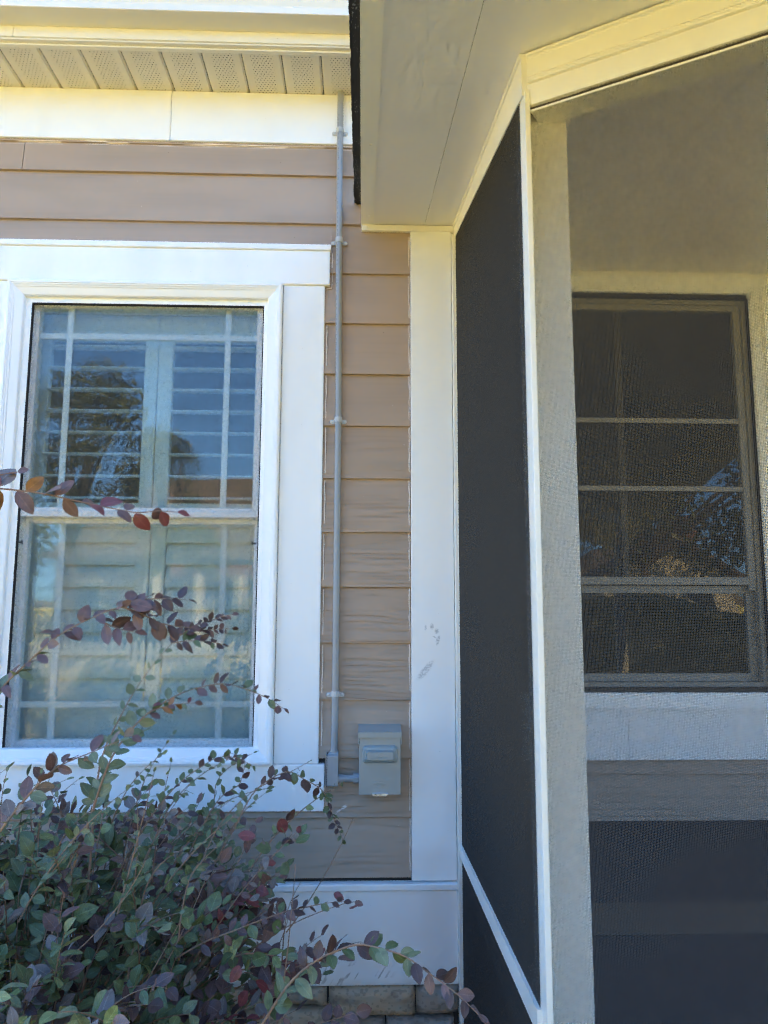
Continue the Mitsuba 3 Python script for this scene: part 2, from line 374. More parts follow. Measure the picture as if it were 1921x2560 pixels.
part('room_wall', cat([box(XL + 0.16, XR - 0.16, 4.0, 4.1, 0.56, 2.87, 0), box(0.1, 0.19, 0.17, 3.99, 0.56, 2.87, 0), box(-2.6, -2.5, 0.17, 3.99, 0.56, 2.87, 0), box(2.8, 2.9, 0.70, 3.99, 0.56, 2.87, 0)]), 'dark_room', H, smooth=False)
roof = prism([(-0.2085, 3.44), (4.1, 5.55), (8.5, 3.40), (8.5, 3.50), (4.1, 5.66), (-0.26, 3.52)], 'x', XL - 0.3, XR + 0.3)
part('roof', roof, 'roof_shingle_brown', H, smooth=False)
for x in (XL, XR - 0.1):
    part('gable_wall', prism([(0.17, 3.46), (7.99, 3.46), (4.08, 5.40)], 'x', x, x + 0.1), 'siding', H, smooth=False)

def plank(x0, x1, zb, zt, seed, yo=0.0):
    r = np.random.default_rng(seed)
    n = max(2, int((x1 - x0) / 0.12))
    xs = np.linspace(x0, x1, n + 1)
    wz = 0.0009 * (meshkit.noise(np.stack([xs * 5, xs * 0 + seed, xs * 0], 1)) - 0.5)
    wy = 0.0016 * (meshkit.noise(np.stack([xs * 3, xs * 0 + seed, xs * 0 + 5], 1)) - 0.5)
    sec = [(0.011, zt + 0.004), (0.0035, zt + 0.004), (-0.0085, zb + 0.0015), (-0.0080, zb), (0.0055, zb), (0.011, zb + 0.004)]
    v = np.array([[[x, y + b + yo, z + a] for (y, z) in sec] for x, a, b in zip(xs, wz, wy)])
    m = len(sec)
    f = []
    for i in range(n):
        for j in range(m):
            q = [i * m + j, (i + 1) * m + j, (i + 1) * m + (j + 1) % m, i * m + (j + 1) % m]
            f += [[q[0], q[1], q[2]], [q[0], q[2], q[3]]]
    for e, flip in ((0, False), (n, True)):
        for j in range(1, m - 1):
            t = [e * m, e * m + j, e * m + j + 1]
            f.append(t[::-1] if flip else t)
    return trimesh.Trimesh(v.reshape(-1, 3), np.array(f), process=False)

# lap siding: board rows, each board a part
sd = 0
for k in range(0, 14):
    zb, zt = Z0 + k * EXPO, Z0 + (k + 1) * EXPO
    if k == 13:
        zt = 3.150
    if zb > 3.13:
        break
    spans = []
    if zb < 0.90:                                        # under the window apron
        if k == 1:
            spans = [(XL, -1.347), (-1.347, -0.111), (-0.111, 0.1607)]
        else:
            spans = [(XL, 0.1607)]
    elif zb > 2.66:
        spans = [(XL, -1.176), (-1.1735, 0.1607)] if k == 13 else [(XL, 0.1607)]
    elif k == 11:                                       # the row the window head cuts
        spans = [(XL, -1.345), (-0.1135, 0.1607)]
    else:
        spans = [(XL, -1.332), (-0.1300 if k > 1 else -0.1105, 0.1607)]
    for (a, b) in spans:
        sd += 1
        if k == 1 and (a, b) == (-1.347, -0.111):
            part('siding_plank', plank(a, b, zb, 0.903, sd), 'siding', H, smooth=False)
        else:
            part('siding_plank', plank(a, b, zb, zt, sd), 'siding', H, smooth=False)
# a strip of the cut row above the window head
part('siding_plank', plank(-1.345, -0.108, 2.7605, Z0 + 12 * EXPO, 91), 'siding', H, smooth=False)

def bead(x, z0, z1, y, seed, horizontal=False):
    n = int(abs(z1 - z0) / 0.012) + 2
    t = np.linspace(z0, z1, n)
    w = 0.0013 * (meshkit.noise(np.stack([t * 60, t * 0 + seed, t * 0], 1)) - 0.5) * 2
    rr = 0.0009 + 0.0014 * meshkit.noise(np.stack([t * 45, t * 0 + seed, t * 0 + 3], 1))
    pts = np.stack([x + w, t * 0 + y, t], 1) if not horizontal else np.stack([t, t * 0 + y, x + w], 1)
    return tube(pts, rr, 5)
for k in range(0, 12):
    zb, zt = Z0 + k * EXPO, Z0 + (k + 1) * EXPO
    part('caulk_bead', bead(0.1560, zb + 0.006, min(zt - 0.004, 2.80), -0.0055, k), 'caulk', H)
for k in range(2, 10):
    zb, zt = Z0 + k * EXPO, Z0 + (k + 1) * EXPO
    part('caulk_bead', bead(-0.1222, zb + 0.006, zt - 0.006, -0.0055, 40 + k), 'caulk', H)
part('caulk_bead', bead(-0.1065, 2.612, 2.735, -0.0055, 60), 'caulk', H)
part('caulk_bead', bead(2.6085, -0.128, -0.108, -0.0055, 61, True), 'caulk', H)

# frieze, corner board, skirt
part('frieze_board', box(XL, -0.6755, -0.013, 0.011, 3.137, 3.3245, 0.002), 'white_paint', H)
part('frieze_board', box(-0.6735, XR, -0.013, 0.011, 3.137, 3.3245, 0.002), 'white_paint', H)
part('frieze_bead', box(XL, XR, -0.005, 0.010, 3.1290, 3.1365, 0.001), 'siding', H)
part('corner_board', box(0.1617, 0.3005, -0.014, 0.011, 0.6985, 2.819, 0.002), 'corner_paint', H)
part('skirt_cap', box(XL, 0.3025, -0.026, 0.011, 0.6735, 0.6935, 0.003), 'white_paint', H)
part('skirt_board', box(XL, 0.3020, -0.018, 0.011, 0.4035, 0.6733, 0.002), 'skirt_paint', H)

# eave: soffit pans with V grooves, fascia, gutter
gx = [-0.1447 - 0.1305 * i for i in range(-3, 33)]
for x in gx:
    x1, x0 = x - 0.006, x - 0.1305 + 0.006
    n = 6
    pan = trimesh.Trimesh([[x0 - 0.005, 0.004, 3.333], [x0 + 0.001, 0.004, 3.325], [x1 - 0.001, 0.004, 3.325], [x1 + 0.005, 0.004, 3.333],
                           [x0 - 0.005, -0.205, 3.333], [x0 + 0.001, -0.205, 3.325], [x1 - 0.001, -0.205, 3.325], [x1 + 0.005, -0.205, 3.333]],
                          [[0, 1, 5], [0, 5, 4], [1, 2, 6], [1, 6, 5], [2, 3, 7], [2, 7, 6]], process=False)
    part('soffit_panel', pan, 'soffit', H, smooth=False)
part('soffit_backing', box(XL, XR, -0.204, 0.008, 3.3335, 3.340, 0), 'bronze_gap', H, smooth=False)
part('soffit_trim', box(XL, XR, -0.2122, -0.196, 3.3190, 3.3249, 0.001), 'gutter_white', H)
FJ = -1.121
for a, b in ((XL, FJ - 0.0008), (FJ + 0.0008, XR)):
    part('fascia', prism([(-0.2285, 3.334), (-0.2130, 3.3300), (-0.2130, 3.445), (-0.2285, 3.445)], 'x', a, b), 'gutter_white', H, smooth=False)
part('fascia_lip', box(XL, XR, -0.2270, -0.2100, 3.3252, 3.3298, 0.001), 'gutter_white', H)
gp = [(-0.2290, 3.3705), (-0.302, 3.3705), (-0.3045, 3.372), (-0.3045, 3.389)]
for t in np.linspace(0, 1, 9):
    gp.append((-0.3045 - 0.028 * (t ** 1.5), 3.389 + 0.055 * math.sin(t * math.pi / 2)))
gp += [(-0.3355, 3.462), (-0.3255, 3.462), (-0.326, 3.449), (-0.299, 3.390), (-0.299, 3.376), (-0.236, 3.376), (-0.236, 3.462), (-0.2290, 3.462)]
part('gutter', prism(gp, 'x', XL - 0.3, XR + 0.3), 'gutter_white', H, smooth=25)

# stone veneer
def stone(x0, x1, z0, z1, seed, proud):
    r = np.random.default_rng(seed)
    nx, nz = max(3, int((x1 - x0) / 0.013)), max(3, int((z1 - z0) / 0.011))
    U, V = np.meshgrid(np.linspace(0, 1, nx + 1), np.linspace(0, 1, nz + 1), indexing='ij')
    edge = np.minimum(np.minimum(U, 1 - U) * (x1 - x0), np.minimum(V, 1 - V) * (z1 - z0))
    X, Z = x0 + U * (x1 - x0), z0 + V * (z1 - z0)
    q = np.stack([X * 16, Z * 16, X * 0 + seed * 3.1], -1)
    q2 = np.stack([X * 45, Z * 60, X * 0 + seed * 1.7], -1)
    y = -proud - 0.026 * (meshkit.fbm(q, 3) - 0.5) - 0.014 * (meshkit.fbm(q2, 2) - 0.5)
    y = y + 0.020 * np.exp(-edge / 0.006)
    X = X + (meshkit.noise(np.stack([X * 30, Z * 40, X * 0 + seed], -1)) - 0.5) * 0.006
    Z = Z + (meshkit.noise(np.stack([X * 22, Z * 40, X * 0 + seed + 50], -1)) - 0.5) * 0.007
    v = np.stack([X, y, Z], -1).reshape(-1, 3)
    f = []
    for i in range(nx):
        for j in range(nz):
            a, b, c, d = i * (nz + 1) + j, (i + 1) * (nz + 1) + j, (i + 1) * (nz + 1) + j + 1, i * (nz + 1) + j + 1
            f += [[a, b, c], [a, c, d]]
    ring = [i * (nz + 1) for i in range(nx + 1)] + [nx * (nz + 1) + j for j in range(1, nz + 1)] + [i * (nz + 1) + nz for i in range(nx - 1, -1, -1)] + [j for j in range(nz - 1, 0, -1)]
    back = v[ring].copy()
    back[:, 1] = 0.0118
    n0, R = len(v), len(ring)
    v = np.vstack([v, back])
    for i in range(R):
        a, b = ring[i], ring[(i + 1) % R]
        f += [[b, a, n0 + i], [b, n0 + i, n0 + (i + 1) % R]]
    return trimesh.Trimesh(v, np.array(f), process=False), r.random()

stones = [(0.1745, 0.3020, 0.3185, 0.4010, 1, 0.030, 0.95), (-0.0885, 0.1690, 0.3130, 0.4010, 2, 0.024, 0.25), (-0.4800, -0.0955, 0.3445, 0.4010, 3, 0.026, 0.40), (-0.475, -0.0955, 0.2500, 0.3425, 4, 0.030, 0.30),
          (0.0845, 0.2890, 0.2350, 0.3110, 5, 0.034, 0.75), (-0.0800, 0.0805, 0.2300, 0.3080, 6, 0.026, 0.80)]
rs = np.random.default_rng(5)
for (z0, z1) in ((0.25, 0.401), (0.13, 0.228), (0.0, 0.126)):
    x = -0.485 if z0 == 0.25 else (0.29 if z0 > 0 else 0.30)
    while x > XL:
        w = rs.uniform(0.16, 0.42)
        if z0 == 0.25 and rs.random() < 0.5:
            zc = rs.uniform(0.31, 0.34)
            stones += [(x - w + 0.006, x, zc + 0.003, z1, int(rs.integers(1e6)), rs.uniform(0.02, 0.032), rs.random()), (x - w + 0.006, x, z0, zc - 0.003, int(rs.integers(1e6)), rs.uniform(0.02, 0.032), rs.random())]
        else:
            stones.append((x - w + 0.006, x, z0, z1, int(rs.integers(1e6)), rs.uniform(0.02, 0.032), rs.random()))
        x -= w
for (x0, x1, z0, z1, s, pr, tone) in stones:
    m, _ = stone(x0, x1, z0, z1, s, pr)
    part('stone', m, 'stone', H, smooth=True, uv=np.full((len(m.vertices), 2), tone))

# ---- the shuttered window
Wn = part('window', cat([box(-1.140, -0.314, 0.004, 0.010, 2.5480, 2.565, 0), box(-1.140, -0.314, 0.004, 0.010, 1.0640, 1.0800, 0), box(-1.140, -1.1155, 0.0040, 0.010, 1.0800, 2.5480, 0), box(-0.3368, -0.314, 0.004, 0.010, 1.0800, 2.5480, 0)]), 'white_vinyl', H,
          label='white double-hung window with shutters behind the glass', smooth=False)
def wp(name, mesh, m, label=None, smooth=30, kind=None):
    return part(name, mesh, m, Wn, label, smooth, kind)
wp('jamb', cat([box(-1.158, -1.1158, 0.0105, 0.10, 1.062, 2.584, 0), box(-0.3365, -0.298, 0.0105, 0.10, 1.062, 2.584, 0), box(-1.1157, -0.3366, 0.0105, 0.10, 2.5482, 2.584, 0), box(-1.1157, -0.3366, 0.0105, 0.10, 1.062, 1.0798, 0)]), 'white_vinyl', smooth=False)
for (a, b, c, d) in ((-1.1155, -1.1118, 1.0800, 2.5480), (-0.3404, -0.3367, 1.0800, 2.5480), (-1.1118, -0.3404, 2.5440, 2.5480), (-1.1118, -0.3404, 1.0800, 1.0835)):
    wp('screen_gasket', box(a, b, 0.006, 0.016, c, d, 0), 'dark_gap', smooth=False)
prof = [(0.0, 0.0), (0.0, -0.030), (0.006, -0.033), (0.011, -0.033), (0.0125, -0.0295), (0.016, -0.030), (0.0185, -0.0265), (0.0225, -0.0255), (0.024, -0.0225), (0.046, -0.0140), (0.0495, -0.010), (0.0500, 0.005)]
for m in frame_sides((-1.1840, -0.2724, 1.0460, 2.6150), prof):
    wp('casing', m, 'white_vinyl', smooth=20)
wp('head_board', box(-1.342, -0.1140, -0.020, 0.011, 2.6165, 2.7375, 0.002), 'white_paint')
wp('head_cap', box(-1.346, -0.1110, -0.027, 0.011, 2.7378, 2.7580, 0.002), 'white_paint')
wp('side_board', box(-0.2705, -0.1305, -0.013, 0.011, 1.0470, 2.6155, 0.002), 'white_paint')
wp('side_board', box(-1.3255, -1.1860, -0.013, 0.011, 1.0470, 2.6155, 0.002), 'white_paint')
wp('apron_board', box(-1.345, -0.1115, -0.015, 0.011, 0.9052, 1.0455, 0.002), 'white_paint')
# upper sash (outer), lower sash (inner)
yu, yl = 0.030, 0.060
XA, XB = -1.136, -0.317
wp('upper_stile', box(XA, -1.0995, yu, yu + 0.028, 1.8300, 2.5700, 0.0015), 'white_vinyl')
wp('upper_stile', box(-0.3630, XB, yu, yu + 0.028, 1.8300, 2.5700, 0.0015), 'white_vinyl')
wp('upper_rail', box(-1.0993, -0.3632, yu, yu + 0.028, 2.5445, 2.5700, 0.0015), 'white_vinyl')
wp('meeting_rail', box(-1.0993, -0.3632, yu - 0.002, yu + 0.028, 1.8205, 1.8555, 0.0015), 'white_vinyl')
wp('screen_crossbar', box(-1.1115, -0.3405, 0.0126, 0.0200, 1.8225, 1.8415, 0.001), 'white_vinyl')
wp('lower_rail', box(-1.1013, -0.3600, yl, yl + 0.028, 1.8050, 1.8330, 0.0015), 'white_vinyl')
wp('lower_stile', box(XA, -1.1025, yl, yl + 0.028, 1.0820, 1.8335, 0.0015), 'white_vinyl')
wp('lower_stile', box(-0.3590, XB, yl, yl + 0.028, 1.0820, 1.8335, 0.0015), 'white_vinyl')
wp('lower_rail', box(-1.1013, -0.3600, yl, yl + 0.028, 1.0820, 1.1085, 0.0015), 'white_vinyl')
wp('sill', box(-1.1150, -0.3370, 0.018, 0.10, 1.0800, 1.0818, 0), 'white_vinyl', smooth=False)
def pane(x0, x1, z0, z1, y, bow=0.0):
    n = 8
    U, V = np.meshgrid(np.linspace(0, 1, n + 1), np.linspace(0, 1, n + 1), indexing='ij')
    v = np.stack([x0 + U * (x1 - x0), y + bow * (16 * U * (1 - U) * V * (1 - V)), z0 + V * (z1 - z0)], -1).reshape(-1, 3)
    f = []
    for i in range(n):
        for j in range(n):
            a, b, c, d = i * (n + 1) + j, (i + 1) * (n + 1) + j, (i + 1) * (n + 1) + j + 1, i * (n + 1) + j + 1
            f += [[a, b, c], [a, c, d]]
    return trimesh.Trimesh(v, np.array(f), process=False)
for (x0, x1, z0, z1, y, b) in ((-1.0995, -0.3630, 1.8555, 2.5445, 0.040, 0.0006), (-1.0995, -0.3630, 1.8555, 2.5445, 0.052, -0.0006), (-1.1025, -0.3590, 1.1085, 1.8050, 0.070, 0.0006), (-1.1025, -0.3590, 1.1085, 1.8050, 0.082, -0.0006)):
    wp('pane', pane(x0, x1, z0, z1, y, b), 'glass', smooth=True)
wp('muntin', box(-1.0993, -0.3632, 0.0435, 0.0485, 2.4362, 2.4570, 0.001), 'muntin')
for x0, x1 in ((-1.0095, -0.9885), (-0.4735, -0.4530)):
    wp('muntin', box(x0, x1, 0.0430, 0.0480, 2.4572, 2.5443, 0.001), 'muntin')
    wp('muntin', box(x0, x1, 0.0430, 0.0480, 1.8557, 2.4360, 0.001), 'muntin')
wp('muntin', box(-1.1022, -0.3593, 0.0735, 0.0785, 1.2070, 1.2270, 0.001), 'muntin')
for x0, x1 in ((-1.0090, -0.9870), (-0.4720, -0.4515)):
    wp('muntin', box(x0, x1, 0.0730, 0.0780, 1.2272, 1.8048, 0.001), 'muntin')
    wp('muntin', box(x0, x1, 0.0730, 0.0780, 1.1087, 1.2068, 0.001), 'muntin')
wp('screen_mesh', wires([-1.1117, 0.0118, 1.0836], [1, 0, 0], [0, 0, 1], 0.7712, 1.4602, 0.00140, 0.00010), 'window_mesh_wire', kind='stuff', smooth=False)
for x, s in ((-1.1015, 1), (-0.3505, -1)):
    tab = cat([box(x - 0.007, x + 0.007, 0.001, 0.0075, 1.7350, 1.7400, 0.0006), box(x + s * 0.0045, x + s * 0.0075, -0.001, 0.0075, 1.7325, 1.7425, 0.0006)])
    wp('screen_tab', tab, 'black_plastic', label='black screen pull tab')
# plantation shutters
ys = 0.150
for x0, x1 in ((-1.152, -1.1080), (-0.7760, -0.7300), (-0.7270, -0.6765), (-0.3840, -0.3300)):
    wp('shutter_stile', box(x0, x1, ys, ys + 0.028, 1.075, 2.585, 0.002), 'shutter_white')
for x0, x1 in ((-1.1078, -0.7762), (-0.6763, -0.3842)):
    wp('shutter_rail', box(x0, x1, ys + 0.001, ys + 0.027, 2.4720, 2.5850, 0.002), 'shutter_white')
    wp('shutter_rail', box(x0, x1, ys + 0.001, ys + 0.027, 1.8020, 1.8880, 0.002), 'shutter_white')
    wp('shutter_rail', box(x0, x1, ys + 0.001, ys + 0.027, 1.0750, 1.2180, 0.002), 'shutter_white')
    def louver(zc, tilt):
        a = np.linspace(0, 2 * np.pi, 17)[:-1]
        p = np.stack([0.0435 * np.cos(a), 0.0055 * np.sin(a)], 1)
        c, s = math.cos(tilt), math.sin(tilt)
        q = np.stack([ys + 0.014 + p[:, 0] * c - p[:, 1] * s, zc + p[:, 0] * s + p[:, 1] * c], 1)
        return prism([tuple(t) for t in q], 'x', x0 + 0.0015, x1 - 0.0015)
    for i in range(8):
        wp('louver', louver(1.9065 + 0.0775 * i - 0.0, math.radians(8)), 'shutter_white', smooth=40)
    for i in range(8):
        wp('louver', louver(1.2560 + 0.0765 * i, math.radians(75)), 'shutter_white', smooth=40)

# ---- the window under the porch roof, on the wall that steps back
YB = 0.530
W2 = part('window', cat([box(0.5778, 0.6024, 0.543, 0.62, 1.2132, 2.8408, 0.0), box(1.6178, 1.6424, 0.543, 0.62, 1.2132, 2.8408, 0.0), box(0.6026, 1.6176, 0.543, 0.62, 2.8174, 2.8408, 0.0), box(0.6026, 1.6176, 0.543, 0.62, 1.2132, 1.2328, 0.0)]), 'sash_tan_dimmed', H,
          label='dark window under the porch roof, seen through the insect screen', smooth=False)
def w2(name, mesh, m, kind=None):
    return part(name, mesh, m, W2, None, 30, kind)
for m in frame_sides((0.5102, 1.7087, 1.1283, 2.9260), [(0.0, 0.535), (0.0, 0.508), (0.012, 0.506), (0.024, 0.512), (0.060, 0.516), (0.0660, 0.520), (0.0675, 0.534)]):
    part('casing', m, 'white_vinyl', W2, smooth=20)
w2('apron_board', box(0.3900, 1.0486, 0.517, 0.541, 0.9385, 1.1277, 0.002), 'white_paint')
w2('apron_board', box(1.0506, 1.9178, 0.517, 0.541, 0.9385, 1.1277, 0.002), 'white_paint')
w2('side_board', box(1.7112, 1.8809, 0.517, 0.541, 1.1283, 2.9256, 0.002), 'white_paint')
w2('side_board', box(0.3900, 0.5080, 0.517, 0.541, 1.1283, 2.9256, 0.002), 'white_paint')
w2('upper_rail', box(0.603, 1.6172, 0.55, 0.575, 2.7916, 2.8168, 0.0015), 'sash_tan_dimmed')
w2('upper_stile', box(1.5858, 1.6172, 0.55, 0.575, 1.5992, 2.791, 0.0015), 'sash_tan_dimmed')
w2('upper_stile', box(0.603, 0.6343, 0.55, 0.575, 1.5992, 2.791, 0.0015), 'sash_tan_dimmed')
w2('meeting_rail', box(0.6346, 1.5856, 0.548, 0.575, 1.6213, 1.6533, 0.0015), 'sash_tan_dimmed')
w2('lower_rail', box(0.6346, 1.5856, 0.578, 0.603, 1.5869, 1.6188, 0.0015), 'sash_tan_dimmed')
w2('lower_rail', box(0.6346, 1.5856, 0.578, 0.603, 1.2334, 1.2648, 0.0015), 'sash_tan_dimmed')
w2('lower_stile', box(1.5858, 1.6172, 0.578, 0.603, 1.2334, 1.6188, 0.0015), 'sash_tan_dimmed')
w2('lower_stile', box(0.603, 0.6343, 0.578, 0.603, 1.2334, 1.6188, 0.0015), 'sash_tan_dimmed')
for zc in (2.3079, 2.0190):
    w2('muntin', box(0.6345, 1.5856, 0.553, 0.560, zc - 0.0105, zc + 0.0105, 0.001), 'sash_tan_dimmed')
for a_, b_, c_, d_ in ((0.5785, 0.5830, 1.2132, 2.8408), (1.6372, 1.6418, 1.2132, 2.8408), (0.5832, 1.6370, 2.8362, 2.8408), (0.5832, 1.6370, 1.2120, 1.2162)):
    w2('screen_gasket', box(a_, b_, 0.527, 0.541, c_, d_, 0), 'dark_gap')
w2('muntin', box(1.0757, 1.1052, 0.576, 0.58, 1.6535, 2.7914, 0.001), 'shaded_muntin')
part('pane', pane(0.6343, 1.5858, 1.6533, 2.7916, 0.563, 0.002), 'porch_glass', W2, smooth=True)
part('pane', pane(0.6343, 1.5858, 1.2648, 1.5869, 0.591, 0.002), 'porch_glass', W2, smooth=True)
for k in range(0, 13):
    zb, zt = Z0 + k * EXPO, Z0 + (k + 1) * EXPO
    spans = [(0.3135, 5.9)] if k < 1 else ([(0.3135, 5.9)] if k == 1 else [(0.3135, 0.388), (1.883, 5.9)])
    for a, b in spans:
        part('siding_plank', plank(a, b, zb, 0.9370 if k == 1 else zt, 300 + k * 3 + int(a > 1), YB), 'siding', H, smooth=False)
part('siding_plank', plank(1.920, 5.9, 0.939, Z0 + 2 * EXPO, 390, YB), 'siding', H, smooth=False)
part('ceiling_flashing', box(0.3135, 2.60, 0.505, 0.5285, 2.9265, 2.9440, 0.001), 'porch_metal', H)
part('return_wall_board', box(0.3022, 0.3120, 0.0005, 0.5285, 0.405, 2.940, 0.0015), 'white_paint', H)

# ------------------------------------------------------------------ screen porch
P_ = thing('screen_porch', 'white aluminium screened porch with textured roof panels and dark insect screen', 'screened porch')
SL, ZC = 0.200, 2.845                       # ceiling z = ZC + SL * y
A = math.radians(38.3)
U = np.array([math.cos(A), -math.sin(A), 0.0])       # along the front wall, towards the viewer
N = np.array([-math.sin(A), -math.cos(A), 0.0])      # outwards
P0 = np.array([0.3235, -1.030, 0.0])
E0 = np.array([-0.0075, -1.62])                      # front eave starts here
def eave_y(x):
    return E0[1] - (x - E0[0]) * math.tan(A)
def roof_slab(x0, x1, zlo, zhi, y1=-0.0005):
    plan = Polygon([(x0, 0.5260), (x0, eave_y(x0)), (x1, eave_y(x1)), (x1, 0.5260)]).difference(Polygon([(-9, y1), (0.3135, y1), (0.3135, 9), (-9, 9)]))
    m = trimesh.creation.extrude_polygon(plan, zhi - zlo, engine='earcut')
    v = np.array(m.vertices)
    v[:, 2] += ZC + zlo + SL * v[:, 1]
    return trimesh.Trimesh(v, m.faces, process=False)
for (x0, x1) in ((-0.0055, 0.2099), (0.2109, 0.8098), (0.8122, 1.4106), (1.4134, 2.0116), (2.0144, 2.6126)):
    part('roof_panel', roof_slab(x0, x1, 0.0, 0.076), 'roof_panel', P_, smooth=False)
part('roof_seam', roof_slab(0.0, 2.61, 0.0015, 0.070, -0.001), 'bronze_gap', P_, smooth=False)
part('edge_trim', roof_slab(-0.0075, 0.0340, -0.0025, -0.0005, -0.0145), 'porch_metal', P_, smooth=False)
part('edge_trim', roof_slab(-0.0095, -0.0076, -0.0025, 0.078, -0.001), 'porch_metal', P_, smooth=False)
part('wall_flashing', box(-0.0075, 0.3110, -0.0146, -0.0002, 2.8190, 2.8402, 0.0008), 'porch_metal', P_)
for x, y in ((0.0165, -0.62), (0.0160, -0.10), (0.017, -1.18)):
    part('screw', dome((x, y, ZC - 0.003 + SL * y), 0.0048, 0.0026, 'z'), 'porch_metal', P_)
for x in (0.013, 0.178, 0.2150, 0.088):
    part('screw', dome((x, -0.0150, 2.8300), 0.0034, 0.0020, 'y'), 'porch_metal', P_)
# shingle edge that overhangs the panel
ye = np.linspace(0.0, eave_y(-0.03), 150)
jag = 0.0030 * meshkit.noise(np.stack([ye * 160, ye * 0, ye * 0], 1)) + 0.004 * meshkit.noise(np.stack([ye * 9, ye * 0 + 4, ye * 0], 1))
def shingle_course(xo, xi, z0, z1, jit):
    sec = lambda y, j: [(xo - j, z0), (xi, z0), (xi, z1), (xo - j, z1)]
    v, f = [], []
    for y, j in zip(ye, jit):
        v += [[x, y, ZC + z + SL * y] for x, z in sec(y, j)]
    for i in range(len(ye) - 1):
        for k in range(4):
            q = [4 * i + k, 4 * i + (k + 1) % 4, 4 * i + 4 + (k + 1) % 4, 4 * i + 4 + k]
            f += [[q[0], q[2], q[1]], [q[0], q[3], q[2]]]
    f += [[0, 1, 2], [0, 2, 3], [4 * len(ye) - 4, 4 * len(ye) - 2, 4 * len(ye) - 3], [4 * len(ye) - 4, 4 * len(ye) - 1, 4 * len(ye) - 2]]
    return trimesh.Trimesh(v, f, process=False)
part('shingle_edge', shingle_course(-0.0285, 0.010, 0.0790, 0.0840, jag), 'shingle', P_, smooth=False, label='rough black shingle edge overhanging the porch roof')
part('shingle_edge', shingle_course(-0.0220, 0.010, 0.0745, 0.0788, np.roll(jag, 40)), 'shingle', P_, smooth=False)
part('roof_covering', roof_slab(0.0105, 2.62, 0.079, 0.086), 'shingle', P_, smooth=False)
# side wall: channel, wall post, screen, kick rail
v = []
def sidebar(x0, x1, y0, y1, lo0, lo1, hi0, hi1):
    v = [[x0, y0, lo0], [x1, y0, lo0], [x1, y1, lo1], [x0, y1, lo1], [x0, y0, hi0], [x1, y0, hi0], [x1, y1, hi1], [x0, y1, hi1]]
    f = [[0, 1, 2], [0, 2, 3], [4, 6, 5], [4, 7, 6], [0, 4, 5], [0, 5, 1], [1, 5, 6], [1, 6, 2], [2, 6, 7], [2, 7, 3], [3, 7, 4], [3, 4, 0]]
    m = trimesh.Trimesh(v, f, process=False)
    if m.volume < 0:
        m.invert()
    return m
YP = -1.030
part('side_channel', sidebar(0.3120, 0.3600, -0.001, YP, 2.800, 2.548, ZC - 0.0006, ZC - 0.0006 + SL * YP), 'porch_metal', P_, smooth=False)
part('side_channel_lip', sidebar(0.3085, 0.3118, -0.001, YP, 2.8360, 2.6290, ZC - 0.0008, ZC - 0.0008 + SL * YP), 'porch_metal', P_, smooth=False)
part('wall_post', box(0.3028, 0.3460, -0.030, -0.0005, 0.10, 2.7990, 0.0015), 'porch_metal', P_)
part('kick_rail', sidebar(0.3080, 0.3420, -0.0305, YP + 0.03, 0.7740, 0.8110, 0.8085, 0.8520), 'porch_metal', P_, smooth=False)
part('side_screen', wires([0.3150, -0.031, 0.12], [0, -1, 0], [0, 0, 1], 0.965, 2.68, 0.00150, 0.000165), 'side_wire', P_, smooth=False, kind='stuff')
part('bottom_rail', box(0.312, 0.346, YP + 0.03, -0.031, 0.10, 0.15, 0.0015), 'porch_metal', P_)
# corner post and its screen frame
part('corner_post', box(0.3275, 0.4085, -1.000, -0.955, 0.10, 2.60, 0.0015), 'porch_metal', P_)
part('corner_frame', cat([box(0.3165, 0.3270, -1.035, -0.9540, 0.10, 2.557, 0.001)]), 'porch_metal', P_)
def front(prof, s0, s1, m, name, smooth=20):
    """prof: (out, h) polygon swept along the front wall; h is measured from the ceiling line at the corner."""
    b = trimesh.creation.extrude_polygon(Polygon(prof), 1.0, engine='earcut')
    q = np.array(b.vertices)
    s = s0 + q[:, 2] * (s1 - s0)
    w = P0 + s[:, None] * U + q[:, :1] * N
    w[:, 2] = 2.6385 + q[:, 1] - SL * math.sin(A) * s
    b = trimesh.Trimesh(w, b.faces, process=False)
    if b.volume < 0:
        b.invert()
    return part(name, b, m, P_, smooth=smooth)
front([(0.006, -0.0035), (0.006, -0.0085), (0.0015, -0.0100), (0.0, -0.0120), (0.0, -0.0505), (-0.004, -0.0515), (-0.004, -0.0535), (0.003, -0.0545), (0.003, -0.0580), (0.0018, -0.0585), (0.0018, -0.0600), (0.003, -0.0605), (0.003, -0.0640), (-0.004, -0.0650), (-0.004, -0.0670), (0.0, -0.0680), (0.0, -0.1125), (-0.004, -0.1135), (-0.0500, -0.1135), (-0.0500, -0.0035)], 0.0, 2.4, 'porch_metal', 'front_beam')
front([(-0.0075, -0.1138), (-0.0500, -0.1138), (-0.0500, -0.1220), (-0.0075, -0.1220)], 0.0, 2.4, 'bronze_gap', 'screen_reveal')
front([(-0.0015, -0.1222), (-0.0560, -0.1222), (-0.0560, -0.1262), (-0.0015, -0.1262)], 0.004, 2.4, 'porch_metal', 'screen_spline')
so = P0 + 0.0035 * U - 0.0040 * N
part('front_screen', wires([so[0], so[1], 0.12], U - np.array([0, 0, SL * math.sin(A)]) * 0, [0, 0, 1], 2.0, 2.3900, 0.00240, 0.00024), 'mesh_wire', P_, smooth=False, kind='stuff')
bolt = P0 + 0.155 * U - 0.028 * N
part('screw', dome((bolt[0], bolt[1], 2.6385 - 0.1268 - SL * math.sin(A) * 0.155), 0.0055, 0.003, 'z'), 'zinc', P_)
far = P0 + 2.36 * U
